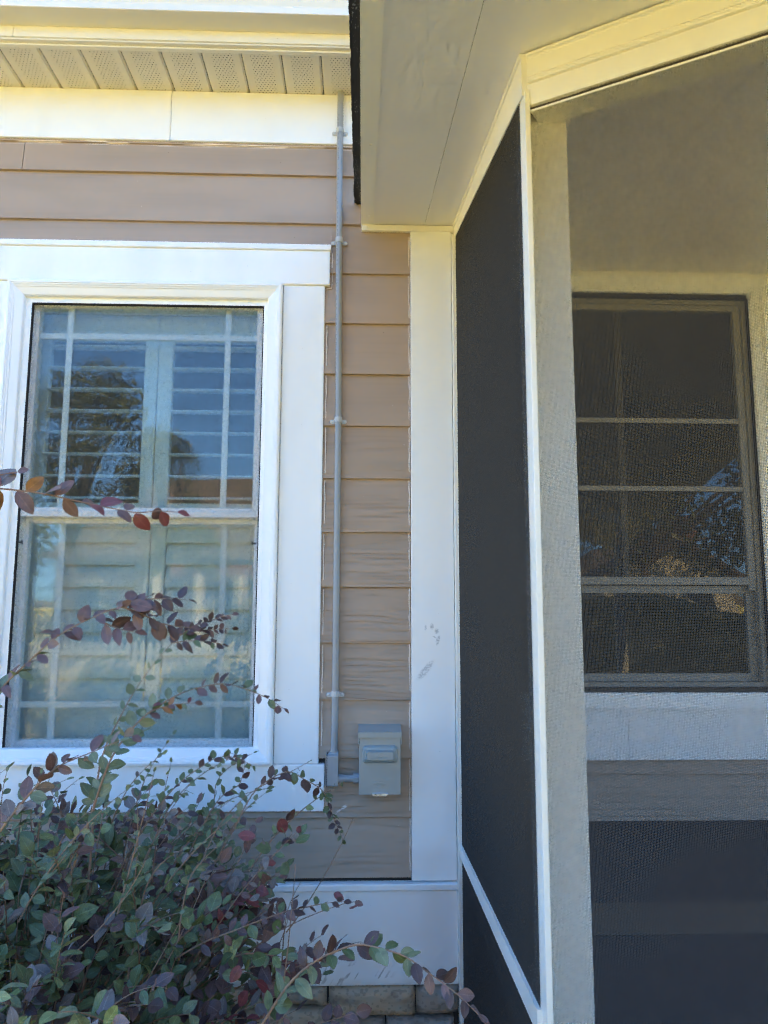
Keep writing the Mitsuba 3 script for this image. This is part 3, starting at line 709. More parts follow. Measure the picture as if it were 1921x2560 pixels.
part('far_post', box(far[0] - 0.03, far[0] + 0.05, far[1], far[1] + 0.05, 0.10, 2.20, 0.0015), 'porch_metal', P_)
part('far_wall_post', box(2.50, 2.58, -0.05, -0.02, 0.10, 2.80, 0.0015), 'porch_metal', P_)
part('deck', prism([(0.3175, 0.5270), (0.3175, -1.02), (2.17, -2.49), (2.6, -2.49), (2.6, 0.5270)], 'z', 0.56, 0.712), 'deck_carpet', P_, smooth=False)
part('deck_strip', box(0.36, 2.55, -0.420, -0.235, 0.7125, 0.7190, 0.002), 'deck_strip', P_)
part('deck_base', prism([(0.3300, 0.52), (0.3300, -1.00), (2.17, -2.45), (2.55, -2.45), (2.55, 0.52)], 'z', 0.006, 0.559), 'deck_carpet', P_, smooth=False)

# ------------------------------------------------------------------ conduit
Q = thing('conduit', 'grey electrical conduit running up the tan siding to the soffit', 'conduit')
cx = [(-0.0838, -0.0255, 3.36), (-0.0848, -0.0255, 3.20), (-0.0838, -0.0220, 2.775), (-0.0800, -0.0190, 2.14), (-0.0800, -0.0190, 1.26), (-0.0812, -0.0210, 1.080)]
cp, _ = spline(cx, 40)
part('pipe', tube(cp, 0.0107, 20), 'conduit_grey', Q, smooth=40)
for (z, yw) in ((3.1735, -0.0130), (2.7712, -0.006), (2.1430, -0.006), (1.2575, -0.006)):
    i = np.argmin(abs(cp[:, 2] - z))
    x, y = np.interp(z, cp[::-1, 2], cp[::-1, 0]), np.interp(z, cp[::-1, 2], cp[::-1, 1])
    a = np.linspace(-0.35, np.pi + 0.35, 15)
    arc = [(x + 0.0108 * math.cos(t), y - 0.0108 * math.sin(t)) for t in a]
    arc2 = [(x + 0.0130 * math.cos(t), y - 0.0130 * math.sin(t)) for t in a]
    m = trimesh.creation.extrude_polygon(Polygon(arc + arc2[::-1]).buffer(0), 0.0165, engine='earcut')
    m.apply_translation([0, 0, z - 0.004])
    ridge = trimesh.creation.extrude_polygon(Polygon(arc2 + [(x + 0.0140 * math.cos(t), y - 0.0140 * math.sin(t)) for t in a[::-1]]).buffer(0), 0.003, engine='earcut')
    ridge.apply_translation([0, 0, z + 0.002])
    ears = [prism([(yw - 0.0042, z - 0.0068), (yw - 0.0005, z - 0.0068), (yw - 0.0005, z + 0.0068), (yw - 0.0042, z + 0.0068)], 'x', *sorted((x + s * 0.0105, x + s * 0.0215))) for s in (-1, 1)]
    ends = []
    for s in (-1, 1):
        c = trimesh.creation.cylinder(radius=0.0068, height=0.0035, sections=16)
        c.apply_transform(trimesh.transformations.rotation_matrix(math.pi / 2, [1, 0, 0]))
        c.apply_translation([x + s * 0.0215, yw - 0.00245, z])
        ends.append(c)
    st = part('strap', cat([m, ridge] + ears + ends), 'strap_grey', Q, smooth=30)
    for s in (-1, 1):
        head = dome((x + s * 0.0215, yw - 0.0045, z + 0.0005), 0.0042, 0.0026, 'y')
        slot = cat([box(x + s * 0.0215 - 0.0022, x + s * 0.0215 + 0.0022, yw - 0.0076, yw - 0.0066, z, z + 0.001, 0), box(x + s * 0.0215 - 0.0005, x + s * 0.0215 + 0.0005, yw - 0.0076, yw - 0.0066, z - 0.0017, z + 0.0027, 0)])
        hk = part('screw', head, 'zinc', st, smooth=40)
# conduit body
bx0, bx1, bz0, bz1 = -0.1055, -0.0680, 0.9850, 1.0800
lb = rounded(-0.044, -0.006, bz0, bz1, 0.006)
m = trimesh.creation.extrude_polygon(lb, 1.0, engine='earcut')
q = np.array(m.vertices)
body = trimesh.Trimesh(np.stack([bx0 + 0.004 + q[:, 2] * (bx1 - bx0 - 0.004), q[:, 0], q[:, 1]], 1), m.faces, process=False)
if body.volume < 0:
    body.invert()
part('conduit_body', body, 'conduit_grey', Q, smooth=30)
part('cover_gasket', box(bx0 + 0.0025, bx0 + 0.0039, -0.0450, -0.006, bz0 - 0.001, bz1 + 0.001, 0), 'dark_gap', Q, smooth=False)
part('cover_plate', box(bx0, bx0 + 0.0024, -0.0455, -0.006, bz0 - 0.002, bz1 + 0.002, 0.0008), 'conduit_grey', Q)
part('hub', cat([tube([(-0.0812, -0.021, 1.0800), (-0.0812, -0.021, 1.0900)], [0.0138, 0.0132], 24), prism([(-0.0355, 1.0802), (-0.0065, 1.0802), (-0.0085, 1.0850), (-0.0335, 1.0850)], 'x', -0.0962, -0.0682)]), 'conduit_grey', Q, smooth=35)
part('nipple', cat([tube([(-0.0682, -0.024, 1.0055), (-0.0520, -0.024, 1.0055)], 0.0132, 24), tube([(-0.0521, -0.024, 1.0055), (-0.0215, -0.024, 1.0055)], 0.0108, 24)]), 'conduit_grey', Q, smooth=35)
hexn = tube([(-0.0216, -0.024, 1.0055), (-0.0042, -0.024, 1.0055)], 0.0152, 8)
part('lock_nut', hexn, 'conduit_grey', Q, smooth=False)

# ------------------------------------------------------------------ power inlet box
I_ = thing('power_inlet_box', 'grey metal power inlet box with a hooded lid and embossed duck on its flap door', 'electrical box')
part('body', box(-0.0035, 0.1235, -0.074, -0.007, 0.9720, 1.1560, 0.002), 'box_grey', I_)
part('door', box(-0.0032, 0.1233, -0.0830, -0.0765, 0.9708, 1.1420, 0.0015), 'box_grey', I_)
hood = prism([(-0.006, 1.1660), (-0.080, 1.1570), (-0.0885, 1.1555), (-0.0885, 1.1385), (-0.0845, 1.1385), (-0.0845, 1.1435), (-0.079, 1.1540), (-0.0065, 1.1585)], 'x', -0.0066, 0.1262)
part('hood', hood, 'box_grey', I_, smooth=20)
part('hood', cat([box(-0.0064, -0.0042, -0.0840, -0.0085, 1.1180, 1.1560, 0), box(0.1240, 0.1262, -0.0840, -0.0085, 1.1180, 1.1560, 0)]), 'box_grey', I_, smooth=False)
part('side_gap', box(-0.0042, -0.0036, -0.0764, -0.010, 1.105, 1.140, 0), 'dark_gap', I_, smooth=False)
# bulge: stacked rounded rings
def bulge(x0, x1, z0, z1, y, h):
    rings = []
    for ins, dy in ((0.0, 0.0), (0.0015, 0.004), (0.0040, 0.0075), (0.0080, 0.0088), (0.0100, 0.0092), (0.0122, 0.0135), (0.0140, h), (0.0240, h + 0.0004)):
        pg = rounded(x0 + ins, x1 - ins, z0 + ins * 0.95, z1 - ins * 1.2, max(0.0002, min(max(0.011 - ins * 0.5, 0.003), 0.45 * (z1 - z0 - 2.15 * ins))))
        ang = np.linspace(0, 1, 65)[:-1]
        xy = np.array([pg.exterior.interpolate(t, normalized=True).coords[0] for t in ang])
        c = np.array([(x0 + x1) / 2, (z0 + z1) / 2])
        st = np.argmin(np.abs(np.arctan2(xy[:, 1] - c[1], xy[:, 0] - c[0])))
        xy = np.roll(xy, -st, axis=0)
        rings.append(np.stack([xy[:, 0], np.full(64, y - dy), xy[:, 1]], 1))
    v = np.vstack(rings + [np.array([[(x0 + x1) / 2, y - h - 0.0004, (z0 + z1) / 2]])])
    f = []
    for i in range(len(rings) - 1):
        for j in range(64):
            q = [i * 64 + j, i * 64 + (j + 1) % 64, (i + 1) * 64 + (j + 1) % 64, (i + 1) * 64 + j]
            f += [[q[0], q[2], q[1]], [q[0], q[3], q[2]]]
    for j in range(64):
        f.append([(len(rings) - 1) * 64 + (j + 1) % 64, (len(rings) - 1) * 64 + j, len(v) - 1])
    m = trimesh.Trimesh(v, f, process=False)
    trimesh.repair.fix_normals(m)
    return m
part('door_bulge', bulge(0.0065, 0.1140, 1.0635, 1.1165, -0.0829, 0.0220), 'box_grey', I_, smooth=45)
duck_body = Polygon([(0.031, 0.9990), (0.0385, 1.0030), (0.0470, 1.0085), (0.0560, 1.0105), (0.0650, 1.0095), (0.0730, 1.0075), (0.0800, 1.0050), (0.0840, 1.0010), (0.0850, 0.9970), (0.0830, 0.9935), (0.0540, 0.9930), (0.0440, 0.9945), (0.0370, 0.9965)]).buffer(0.0006)
duck_head = Polygon([(0.0690, 1.0100), (0.0675, 1.0140), (0.0680, 1.0185), (0.0705, 1.0220), (0.0745, 1.0232), (0.0785, 1.0215), (0.0810, 1.0185), (0.0895, 1.0160), (0.0900, 1.0145), (0.0830, 1.0140), (0.0790, 1.0125), (0.0765, 1.0085), (0.0730, 1.0080)]).buffer(0.0005)
wing = Polygon([(0.0450, 0.9985), (0.0500, 1.0035), (0.0600, 1.0045), (0.0720, 1.0035), (0.0790, 1.0005), (0.0760, 0.9970), (0.0550, 0.9965)])
def emboss(pg, y, h):
    m = trimesh.creation.extrude_polygon(pg, h, engine='earcut')
    v = np.array(m.vertices)
    m = trimesh.Trimesh(np.stack([v[:, 0], y - v[:, 2], v[:, 1]], 1), m.faces, process=False)
    if m.volume < 0:
        m.invert()
    return m
strokes = []
for i, x in enumerate(np.linspace(0.0500, 0.0740, 7)):
    strokes.append(emboss(Polygon([(x, 0.9980), (x + 0.0010, 0.9980), (x + 0.0032, 1.0030), (x + 0.0022, 1.0030)]), -0.0831, 0.0018))
part('duck_emblem', cat([emboss(duck_body.difference(wing), -0.0829, 0.0018), emboss(duck_head.difference(Point(0.0745, 1.0195).buffer(0.0011)), -0.0829, 0.0018)] + strokes + [emboss(Point(0.0885, 0.9965).buffer(0.0022).difference(Point(0.0885, 0.9965).buffer(0.0014)), -0.0829, 0.0007)]), 'box_grey', I_, label='embossed duck emblem on the box door', smooth=False)
latch = prism([(0.0370, 0.9755), (0.0400, 0.9700), (0.0790, 0.9700), (0.0850, 0.9755), (0.0830, 0.9765), (0.0400, 0.9765)], 'y', -0.0925, -0.0800)
part('latch', latch, 'zinc', I_, smooth=False)
part('latch_slot', cat([box(0.044, 0.052, -0.0930, -0.0926, 0.9725, 0.9750, 0), box(0.057, 0.066, -0.0930, -0.0926, 0.9728, 0.9745, 0)]), 'dark_gap', I_, smooth=False)

# ------------------------------------------------------------------ the shrub
S_ = thing('shrub', 'leggy fringe-flower shrub with mixed green and purple leaves in front of the window', 'shrub')
LT = np.array([0.0, 0.14, 0.32, 0.52, 0.72, 0.88, 1.0])
LW = np.array([0.10, 0.62, 0.95, 1.0, 0.80, 0.45, 0.03])
leaves = []      # (base, dir, normal, length, width ratio, palette, fold, curl)
stems = []

def add_leaf(base, d, n, L, pal, wr=None, fold=None, curl=None):
    leaves.append((base, d, n, L, rng.uniform(0.44, 0.72) if wr is None else wr, pal, rng.uniform(0.05, 0.35) if fold is None else fold, rng.normal(0.12, 0.24) if curl is None else curl))

def leaf_mesh(items):
    vs, fs, uvs = [], [], []
    for i, (b, d, n, L, wr, pal, fold, curl) in enumerate(items):
        d = d / np.linalg.norm(d)
        s = np.cross(d, n)
        s /= np.linalg.norm(s) + 1e-9
        n = np.cross(s, d)
        ph = rng.uniform(0, 6.28)
        v, uv = [], []
        for t, w in zip(LT, LW):
            hw = 0.5 * wr * L * w
            c = b + d * (0.06 + 0.94 * t) * L - n * curl * L * t * t
            rip = 0.03 * L * math.sin(ph + 7 * t) * w
            for a, up in ((-1, fold), (0, 0.0), (1, fold)):
                v.append(c + s * a * hw + n * (up * hw + (rip if a > 0 else (-rip if a < 0 else 0))))
                uv.append((pal + 0.5 + a * 0.49, t))
        vs += v
        uvs += uv
        o = i * 21
        for k in range(6):
            for j in range(2):
                a, b2, c2, e = o + 3 * k + j, o + 3 * k + j + 1, o + 3 * k + 4 + j, o + 3 * k + 3 + j
                fs += [[a, b2, c2], [a, c2, e]]
    return trimesh.Trimesh(np.array(vs), np.array(fs), process=False), np.array(uvs)

def twig(pts, size, pal, step=0.019, r0=0.0021, start=0.12, tip=0.55, n=None, droop=0.0, face=(0, -0.35, 0.9), spread=0.9, end=1.0, own=False):
    p, ln = spline(pts, max(8, int(np.linalg.norm(np.diff(np.asarray(pts), axis=0), axis=1).sum() / 0.012)))
    if own:
        part('branch', tube(p, np.linspace(r0, 0.0006, len(p)), 6), 'stem', S_, smooth=40)
    else:
        stems.append(tube(p, np.linspace(r0, 0.0006, len(p)), 5))
    d = np.gradient(p, axis=0)
    d /= np.linalg.norm(d, axis=1, keepdims=True) + 1e-12
    k = max(2, int(ln * (end - start) / step))
    side = 1
    for j, t in enumerate(np.linspace(start, end, k)):
        i = min(len(p) - 1, int(t * (len(p) - 1)))
        tg = d[i]
        up = np.array(face) + rng.normal(0, 0.42, 3)
        lat = np.cross(tg, up)
        lat /= np.linalg.norm(lat) + 1e-9
        side = -side
        dirn = tg * rng.uniform(0.35, 0.8) + lat * side * spread * rng.uniform(0.7, 1.1) + rng.normal(0, 0.16, 3) + np.array([0, 0, -droop])
        if t > 0.985:
            dirn = tg + rng.normal(0, 0.15, 3)
        L = size * (1 - (1 - tip) * t ** 1.5) * rng.uniform(0.75, 1.15)
        pl = pal[int(rng.integers(len(pal)))] if not callable(pal) else pal(t)
        add_leaf(p[i], dirn, up, L, pl)

GREEN = [0, 0, 0, 1, 1, 0, 2]
GREY = [1, 1, 0, 8]
PURP = [3, 3, 8, 4]
DARK = [4, 4, 0, 0, 3]
RED = [5, 3, 5]
base = np.array([-0.72, -0.62, 0.02])
# main stems
for i in range(34):
    a = rng.uniform(0, 2 * np.pi)
    r = rng.uniform(0.15, 0.62)
    end = np.array([base[0] + r * math.cos(a) * 1.0, base[1] + r * math.sin(a) * 0.75, rng.uniform(0.55, 1.0) - 0.25 * (r / 0.62) ** 2])
    end[1] = min(end[1], -0.12)
    mid = base * 0.45 + end * 0.55 + np.array([0, 0, 0.18]) * rng.uniform(0.4, 1)
    p, _ = spline([base + rng.normal(0, 0.03, 3) * [1, 1, 0], mid, end], 16)
    stems.append(tube(p, np.linspace(rng.uniform(0.006, 0.010), 0.0022, 16), 6))
# body twigs
cen, rad = np.array([-0.74, -0.66, 0.51]), np.array([0.62, 0.52, 0.50])
cnt = 0
while cnt < 1120:
    q = rng.normal(0, 1, 3)
    q /= np.linalg.norm(q)
    if q[2] < -0.75:
        continue
    rr = rng.uniform(0.45, 0.97)
    p = cen + q * rad * rr
    if p[1] > -0.07 or p[2] < 0.05 or (p[0] > -0.40 and p[2] < 0.62):
        continue
    out = q * np.array([1, 1, 0.6]) + np.array([0, 0, 0.45]) + rng.normal(0, 0.35, 3)
    out /= np.linalg.norm(out)
    if p[1] > -0.25:
        out[1] = min(out[1], 0.0)
    ln = rng.uniform(0.12, 0.25)
    pts = [p, p + out * ln * 0.5 + np.array([0, 0, 0.012]), p + out * ln + np.array([0, 0, -0.02 + 0.03 * rng.random()])]
    if pts[2][1] > -0.05:
        continue
    u = rng.random()
    pal = GREEN if u < 0.52 else (GREY if u < 0.74 else (PURP if u < 0.93 else DARK))
    if pts[2][0] > -0.32 and rng.random() < 0.35:
        pal = PURP if rng.random() < 0.7 else RED
    twig(pts, rng.uniform(0.036, 0.052), pal, step=0.0140, tip=0.78)
    cnt += 1
# nearer, larger, purplish-grey sprays low at the left front
for i in range(60):
    x, y, z = rng.uniform(-0.66, -0.24), rng.uniform(-1.24, -1.02), rng.uniform(0.74, 0.93)
    z -= max(0, x + 0.42) * 0.55
    out = np.array([rng.normal(0.15, 0.5), -0.35, rng.normal(0.25, 0.25)])
    out /= np.linalg.norm(out)
    ln = rng.uniform(0.10, 0.18)
    p = np.array([x, y, z])
    twig([p - out * 0.05 - np.array([0, 0, 0.03]), p + out * ln * 0.5, p + out * ln + np.array([0, 0, -0.012])], rng.uniform(0.038, 0.050), GREY + PURP + [1, 2] if i % 3 else GREEN, step=0.021, tip=0.75)
# upright sparse shoots above the mass
for i in range(30):
    x = rng.uniform(-0.95, -0.30)
    p = np.array([x, rng.uniform(-0.85, -0.35), rng.uniform(0.82, 0.95)])
    ln = rng.uniform(0.15, 0.30) * (1.15 if x < -0.45 else 0.75)
    out = np.array([rng.normal(0.22, 0.3), rng.normal(-0.08, 0.2), 1.0])
    out /= np.linalg.norm(out)
    twig([p, p + out * ln * 0.55, p + out * ln + np.array([rng.normal(0.04, 0.03), 0, -0.015])], rng.uniform(0.026, 0.038), GREEN + GREY, step=0.019, start=0.1, tip=0.6)
# long shoots seen against the window and the wall
SH = [
    ([(-0.80, -0.80, 1.05), (-0.673, -1.02, 1.309), (-0.622, -1.04, 1.396), (-0.569, -1.06, 1.445), (-0.509, -1.08, 1.493), (-0.441, -1.1, 1.526), (-0.396, -1.12, 1.541)], 0.036, lambda t: [1, 1, 3, 8][int(rng.integers(4))] if t < 0.75 else 3, 0.021, 0.0024, 0.30),
    ([(-0.396, -1.12, 1.541), (-0.373, -1.1, 1.552), (-0.341, -1.08, 1.554), (-0.302, -1.06, 1.552)], 0.034, [3, 3, 4], 0.014, 0.0013, 0.1),
    ([(-0.396, -1.12, 1.541), (-0.369, -1.087, 1.527), (-0.345, -1.053, 1.511), (-0.305, -1.02, 1.503)], 0.036, [3, 3, 4], 0.015, 0.0013, 0.1),
    ([(-0.445, -1.1, 1.524), (-0.413, -1.1, 1.507), (-0.379, -1.1, 1.499)], 0.036, [3, 4, 3], 0.014, 0.0012, 0.2),
    ([(-0.57, -0.72, 0.95), (-0.566, -0.72, 1.081), (-0.573, -0.677, 1.185), (-0.537, -0.635, 1.308), (-0.509, -0.593, 1.373), (-0.441, -0.55, 1.468)], 0.030, [0, 0, 1], 0.034, 0.0022, 0.25),
    ([(-0.441, -0.55, 1.468), (-0.401, -0.525, 1.492), (-0.326, -0.5, 1.517)], 0.025, [4, 4, 3], 0.013, 0.0011, 0.05),
    ([(-0.441, -0.55, 1.468), (-0.4, -0.525, 1.478), (-0.325, -0.5, 1.482)], 0.025, [4, 4, 3], 0.013, 0.0011, 0.1),
    ([(-0.458, -0.56, 1.449), (-0.404, -0.555, 1.455), (-0.338, -0.55, 1.446)], 0.028, [4, 4, 0], 0.015, 0.0011, 0.1),
    ([(-0.60, -0.78, 0.95), (-0.551, -0.8, 1.087), (-0.511, -0.789, 1.228), (-0.471, -0.777, 1.291), (-0.418, -0.766, 1.336), (-0.354, -0.754, 1.365), (-0.298, -0.743, 1.374), (-0.24, -0.731, 1.358), (-0.169, -0.72, 1.319)], 0.034, lambda t: [1, 0][int(rng.integers(2))] if t < 0.72 else [4, 3, 0][int(rng.integers(3))], 0.021, 0.0022, 0.30),
    ([(-0.455, -0.8, 1.304), (-0.432, -0.783, 1.324), (-0.389, -0.767, 1.334), (-0.354, -0.75, 1.335)], 0.026, [3, 6, 5, 1], 0.017, 0.0011, 0.2),
    ([(-0.68, -1.30, 1.66), (-0.555, -1.32, 1.708), (-0.511, -1.306, 1.707), (-0.466, -1.291, 1.704), (-0.419, -1.277, 1.695), (-0.37, -1.263, 1.686), (-0.334, -1.249, 1.681), (-0.307, -1.234, 1.686), (-0.285, -1.22, 1.686)], 0.040, lambda t: [6, 3, 8, 3][int(rng.integers(4))] if t < 0.72 else [5, 3][int(rng.integers(2))], 0.030, 0.0014, 0.28),
    ([(-0.60, -1.30, 1.70), (-0.541, -1.3, 1.722), (-0.516, -1.3, 1.728), (-0.492, -1.3, 1.732)], 0.022, [5, 3], 0.020, 0.0009, 0.4),
    ([(-0.45, -0.60, 0.80), (-0.374, -0.6, 0.924), (-0.335, -0.55, 1.019), (-0.269, -0.5, 1.084), (-0.185, -0.45, 1.119), (-0.136, -0.4, 1.135)], 0.024, [4, 0], 0.055, 0.0016, 0.30),
    ([(-0.36, -0.55, 0.90), (-0.302, -0.55, 1.008), (-0.244, -0.517, 1.104), (-0.181, -0.483, 1.131), (-0.138, -0.45, 1.104), (-0.092, -0.417, 1.065), (-0.072, -0.383, 1.001), (-0.045, -0.35, 0.93)], 0.030, [4, 0, 0, 4], 0.017, 0.0016, 0.42),
    ([(-0.26, -0.55, 0.92), (-0.199, -0.5, 0.992), (-0.149, -0.433, 1.024), (-0.095, -0.367, 1.047), (-0.054, -0.3, 1.055)], 0.024, [0, 2, 0], 0.060, 0.0016, 0.3),
    ([(-0.30, -1.0, 0.66), (-0.205, -1.05, 0.79), (-0.16, -1.071, 0.867), (-0.1, -1.093, 0.956), (-0.044, -1.114, 1.0), (0.01, -1.135, 1.021), (0.059, -1.156, 1.018), (0.107, -1.177, 0.998), (0.145, -1.199, 0.98), (0.179, -1.22, 0.956)], 0.036, lambda t: [1, 0, 1][int(rng.integers(3))] if t < 0.55 else ([4, 0, 4, 1][int(rng.integers(4))] if t < 0.85 else [3, 4][int(rng.integers(2))]), 0.0190, 0.0026, 0.42),
    ([(-0.36, -0.8, 0.85), (-0.272, -0.8, 0.892), (-0.203, -0.775, 0.907), (-0.13, -0.75, 0.919), (-0.074, -0.725, 0.919), (-0.011, -0.7, 0.912)], 0.028, [0, 4, 3], 0.024, 0.0014, 0.1),
    ([(-0.36, -0.7, 0.78), (-0.3, -0.7, 0.867), (-0.258, -0.673, 0.921), (-0.202, -0.647, 0.979), (-0.144, -0.62, 1.029)], 0.026, [3, 8, 5, 0], 0.022, 0.0016, 0.15),
    ([(-0.66, -0.95, 1.12), (-0.603, -0.95, 1.198), (-0.561, -0.938, 1.244), (-0.5, -0.925, 1.27), (-0.454, -0.912, 1.288), (-0.424, -0.9, 1.298)], 0.040, [8, 1, 3, 8], 0.020, 0.0019, 0.1),
    ([(-0.54, -0.6, 0.95), (-0.474, -0.6, 1.065), (-0.43, -0.575, 1.12), (-0.383, -0.55, 1.156), (-0.334, -0.525, 1.177), (-0.265, -0.5, 1.149)], 0.026, [0, 0, 4], 0.020, 0.0015, 0.2),
    ([(-0.44, -0.5, 0.88), (-0.389, -0.5, 0.993), (-0.341, -0.475, 1.072), (-0.3, -0.45, 1.099), (-0.294, -0.425, 1.139), (-0.334, -0.4, 1.159)], 0.028, [0, 4, 0], 0.021, 0.0015, 0.2),
]
for pts, size, pal, step, r0, start in SH:
    twig(pts, size * 1.12, pal, step=step * 0.52, r0=r0 * 1.35, start=start, tip=0.62, face=(0.05, -0.65, 0.7), own=True)
# clusters at the right flank of the shrub
for (c, pal, n) in (((-0.235, -0.62, 1.04), PURP + RED, 9), ((-0.155, -0.60, 1.02), DARK, 7), ((-0.17, -0.72, 0.92), PURP, 9), ((-0.21, -0.80, 0.82), RED + GREY, 8), ((-0.21, -0.70, 0.78), GREEN, 6), ((-0.27, -0.75, 0.86), GREEN + PURP, 12), ((-0.02, -0.70, 0.912), [5, 5], 2), ((-0.27, -0.7, 0.68), GREEN, 6)):
    c = np.array(c)
    for j in range(n):
        o = rng.normal(0, 1, 3) * [0.030, 0.025, 0.028]
        add_leaf(c + o, rng.normal(0, 1, 3) + np.array([0.4, -0.3, 0.1]), np.array([0, -0.8, 0.5]) + rng.normal(0, 0.4, 3), rng.uniform(0.026, 0.042), pal[int(rng.integers(len(pal)))])
    p, _ = spline([np.array([-0.5, -0.62, 0.45]), c * 0.5 + np.array([-0.4, -0.62, 0.72]) * 0.5, c], 14)
    stems.append(tube(p, np.linspace(0.0022, 0.0008, 14), 5))
# bare twigs
for i in range(22):
    x = rng.uniform(-0.85, -0.15)
    p = np.array([x, rng.uniform(-0.95, -0.4), rng.uniform(0.62, 0.9)])
    q = p + np.array([rng.normal(0.06, 0.12), rng.normal(0, 0.06), rng.uniform(0.12, 0.32)])
    p2, _ = spline([p, (p + q) / 2 + rng.normal(0, 0.015, 3), q], 10)
    stems.append(tube(p2, np.linspace(0.0017, 0.0007, 10), 5))

cam = np.array([0, -2.311, 1.55])
score = [L[3] / np.linalg.norm(L[0] - cam) * (1.0 if (L[0][0] > -0.30 - 0.62 * (2.311 + L[0][1]) / 2.31 * 1.9 and L[0][2] > 1.55 - 0.56 * (2.311 + L[0][1])) else 0.3) for L in leaves]
order = np.argsort(score)[::-1]
big, rest = order[:290], order[290:]
for i in big:
    m, uv = leaf_mesh([leaves[i]])
    part('leaf', m, 'leaf', S_, smooth=True, uv=uv)
m, uv = leaf_mesh([leaves[i] for i in rest])
part('foliage', m, 'leaf', S_, smooth=True, uv=uv, kind='stuff')
part('twigs', cat(stems), 'stem', S_, smooth=40, kind='stuff')

# ------------------------------------------------------------------ what the windows reflect: the garden behind the viewer
def leafcloud(n, centers, size, seed):
    r = np.random.default_rng(seed)
    cs = np.array(centers, float)
    k = r.integers(len(cs), size=n)
    d = r.normal(0, 1, (n, 3))
    d /= np.linalg.norm(d, axis=1, keepdims=True)
    p = cs[k, :3] + d * (cs[k, 3:4] * r.random((n, 1)) ** 0.45)
    a = r.normal(0, 1, (n, 3))
    a /= np.linalg.norm(a, axis=1, keepdims=True)
    b = np.cross(a, r.normal(0, 1, (n, 3)))
    b /= np.linalg.norm(b, axis=1, keepdims=True)
    s = size * r.uniform(0.6, 1.3, (n, 1))
    v = np.stack([p - a * s, p + b * s * 0.5, p + a * s, p - b * s * 0.5], 1).reshape(-1, 3)
    f = np.array([[0, 1, 2], [0, 2, 3]])[None] + (np.arange(n) * 4)[:, None, None]
    return trimesh.Trimesh(v, f.reshape(-1, 3), process=False)

def tree(name, label, x, y, trunk, blobs, n, size, mat, seed, category='tree'):
    t = thing(name, label, category)
    r = np.random.default_rng(seed)
    limbs = [tube(spline([(x, y, -0.05), (x + 0.1, y, trunk * 0.5), (x, y, trunk)], 10)[0], np.linspace(0.16, 0.10, 10), 8)]
    for b in blobs:
        limbs.append(tube(spline([(x, y, trunk * 0.9), ((x + b[0]) / 2, (y + b[1]) / 2, (trunk + b[2]) / 2 + 0.2), tuple(b[:3])], 8)[0], np.linspace(0.07, 0.015, 8), 6))
    part('trunk', cat(limbs), 'bark', t, smooth=40)
    part('crown', leafcloud(n, blobs, size, seed), mat, t, smooth=False)
    return t
r_ = np.random.default_rng(11)
def blobs(x, y, z, R, Zr, n, br):
    o = []
    for _ in range(n):
        d = r_.normal(0, 1, 3)
        d /= np.linalg.norm(d)
        o.append((x + d[0] * R, y + d[1] * R, z + d[2] * Zr, br * r_.uniform(0.7, 1.3)))
    return o
tree('oak_tree', 'sunlit oak tree mirrored in the upper left of the shuttered window', -6.9, -14.5, 3.0, blobs(-6.7, -14.5, 5.2, 1.5, 1.5, 16, 0.75), 5200, 0.075, 'tree_leaf', 3)
tree('oak_tree', 'small loose oak mirrored beside the middle shutter stiles', -4.9, -15.5, 2.2, blobs(-5.0, -15.5, 4.3, 0.8, 1.3, 9, 0.5), 1800, 0.07, 'tree_leaf', 4)
tree('oak_tree', 'large dark oak mirrored at the left edge of the lower sash', -9.0, -12.0, 2.0, blobs(-8.6, -12.0, 3.0, 1.8, 1.3, 14, 0.8), 4200, 0.085, 'tree_leaf', 5)
tree('oak_tree', 'dark oak with its crown enlarged to hide sky in the window under the porch roof', 8.2, -17.0, 3.0, blobs(9.6, -17.0, 5.6, 3.6, 2.4, 24, 1.3), 6500, 0.13, 'tree_leaf', 6)  # crown enlarged to keep blue sky out of the porch window reflection
pt = thing('palm_tree', 'short fan palm mirrored in the lower sash of the window', 'palm tree')
px, py, pz = -4.25, -15.0, 2.6
part('trunk', tube(spline([(px, py, -0.05), (px + 0.06, py, 1.3), (px, py, pz)], 14)[0], np.linspace(0.15, 0.12, 14), 10), 'bark', pt)
for i in range(30):
    a, e = i * 2.4, -0.5 + 1.9 * (i / 30.0)
    d = np.array([math.cos(a) * math.cos(e), math.sin(a) * math.cos(e), math.sin(e)])
    ms = []
    lat = np.cross(d, [0, 0, 1.0])
    lat /= np.linalg.norm(lat) + 1e-9
    tipc = np.array([px, py, pz]) + d * 0.55
    ms.append(tube([np.array([px, py, pz]), tipc], [0.015, 0.009], 4))
    for j in np.linspace(-1.1, 1.1, 11):
        dd = d * math.cos(j) + lat * math.sin(j)
        end = tipc + dd * 0.5 + np.array([0, 0, -0.10])
        w = np.cross(dd, d + 0.3)
        w /= np.linalg.norm(w) + 1e-9
        ms.append(trimesh.Trimesh([tipc, tipc + dd * 0.3 + w * 0.018, end, tipc + dd * 0.3 - w * 0.018], [[0, 1, 2], [0, 2, 3]], process=False))
    part('frond', cat(ms), 'palm_leaf', pt, smooth=False)
fn = thing('picket_fence', 'sunlit white picket fence mirrored low in the window', 'fence')
fx0, fx1, fy = -7.0, 1.5, -9.0
k = 0
for x in np.arange(fx0, fx1, 0.115):
    part('picket', prism([(x - 0.035, 0.06), (x + 0.035, 0.06), (x + 0.035, 0.86), (x, 0.94), (x - 0.035, 0.86)], 'y', fy, fy + 0.02), 'picket_white', fn, smooth=False)
for z in (0.25, 0.70):
    part('rail', box(fx0 - 0.05, fx1, fy - 0.045, fy - 0.002, z, z + 0.08, 0), 'picket_white', fn, smooth=False)
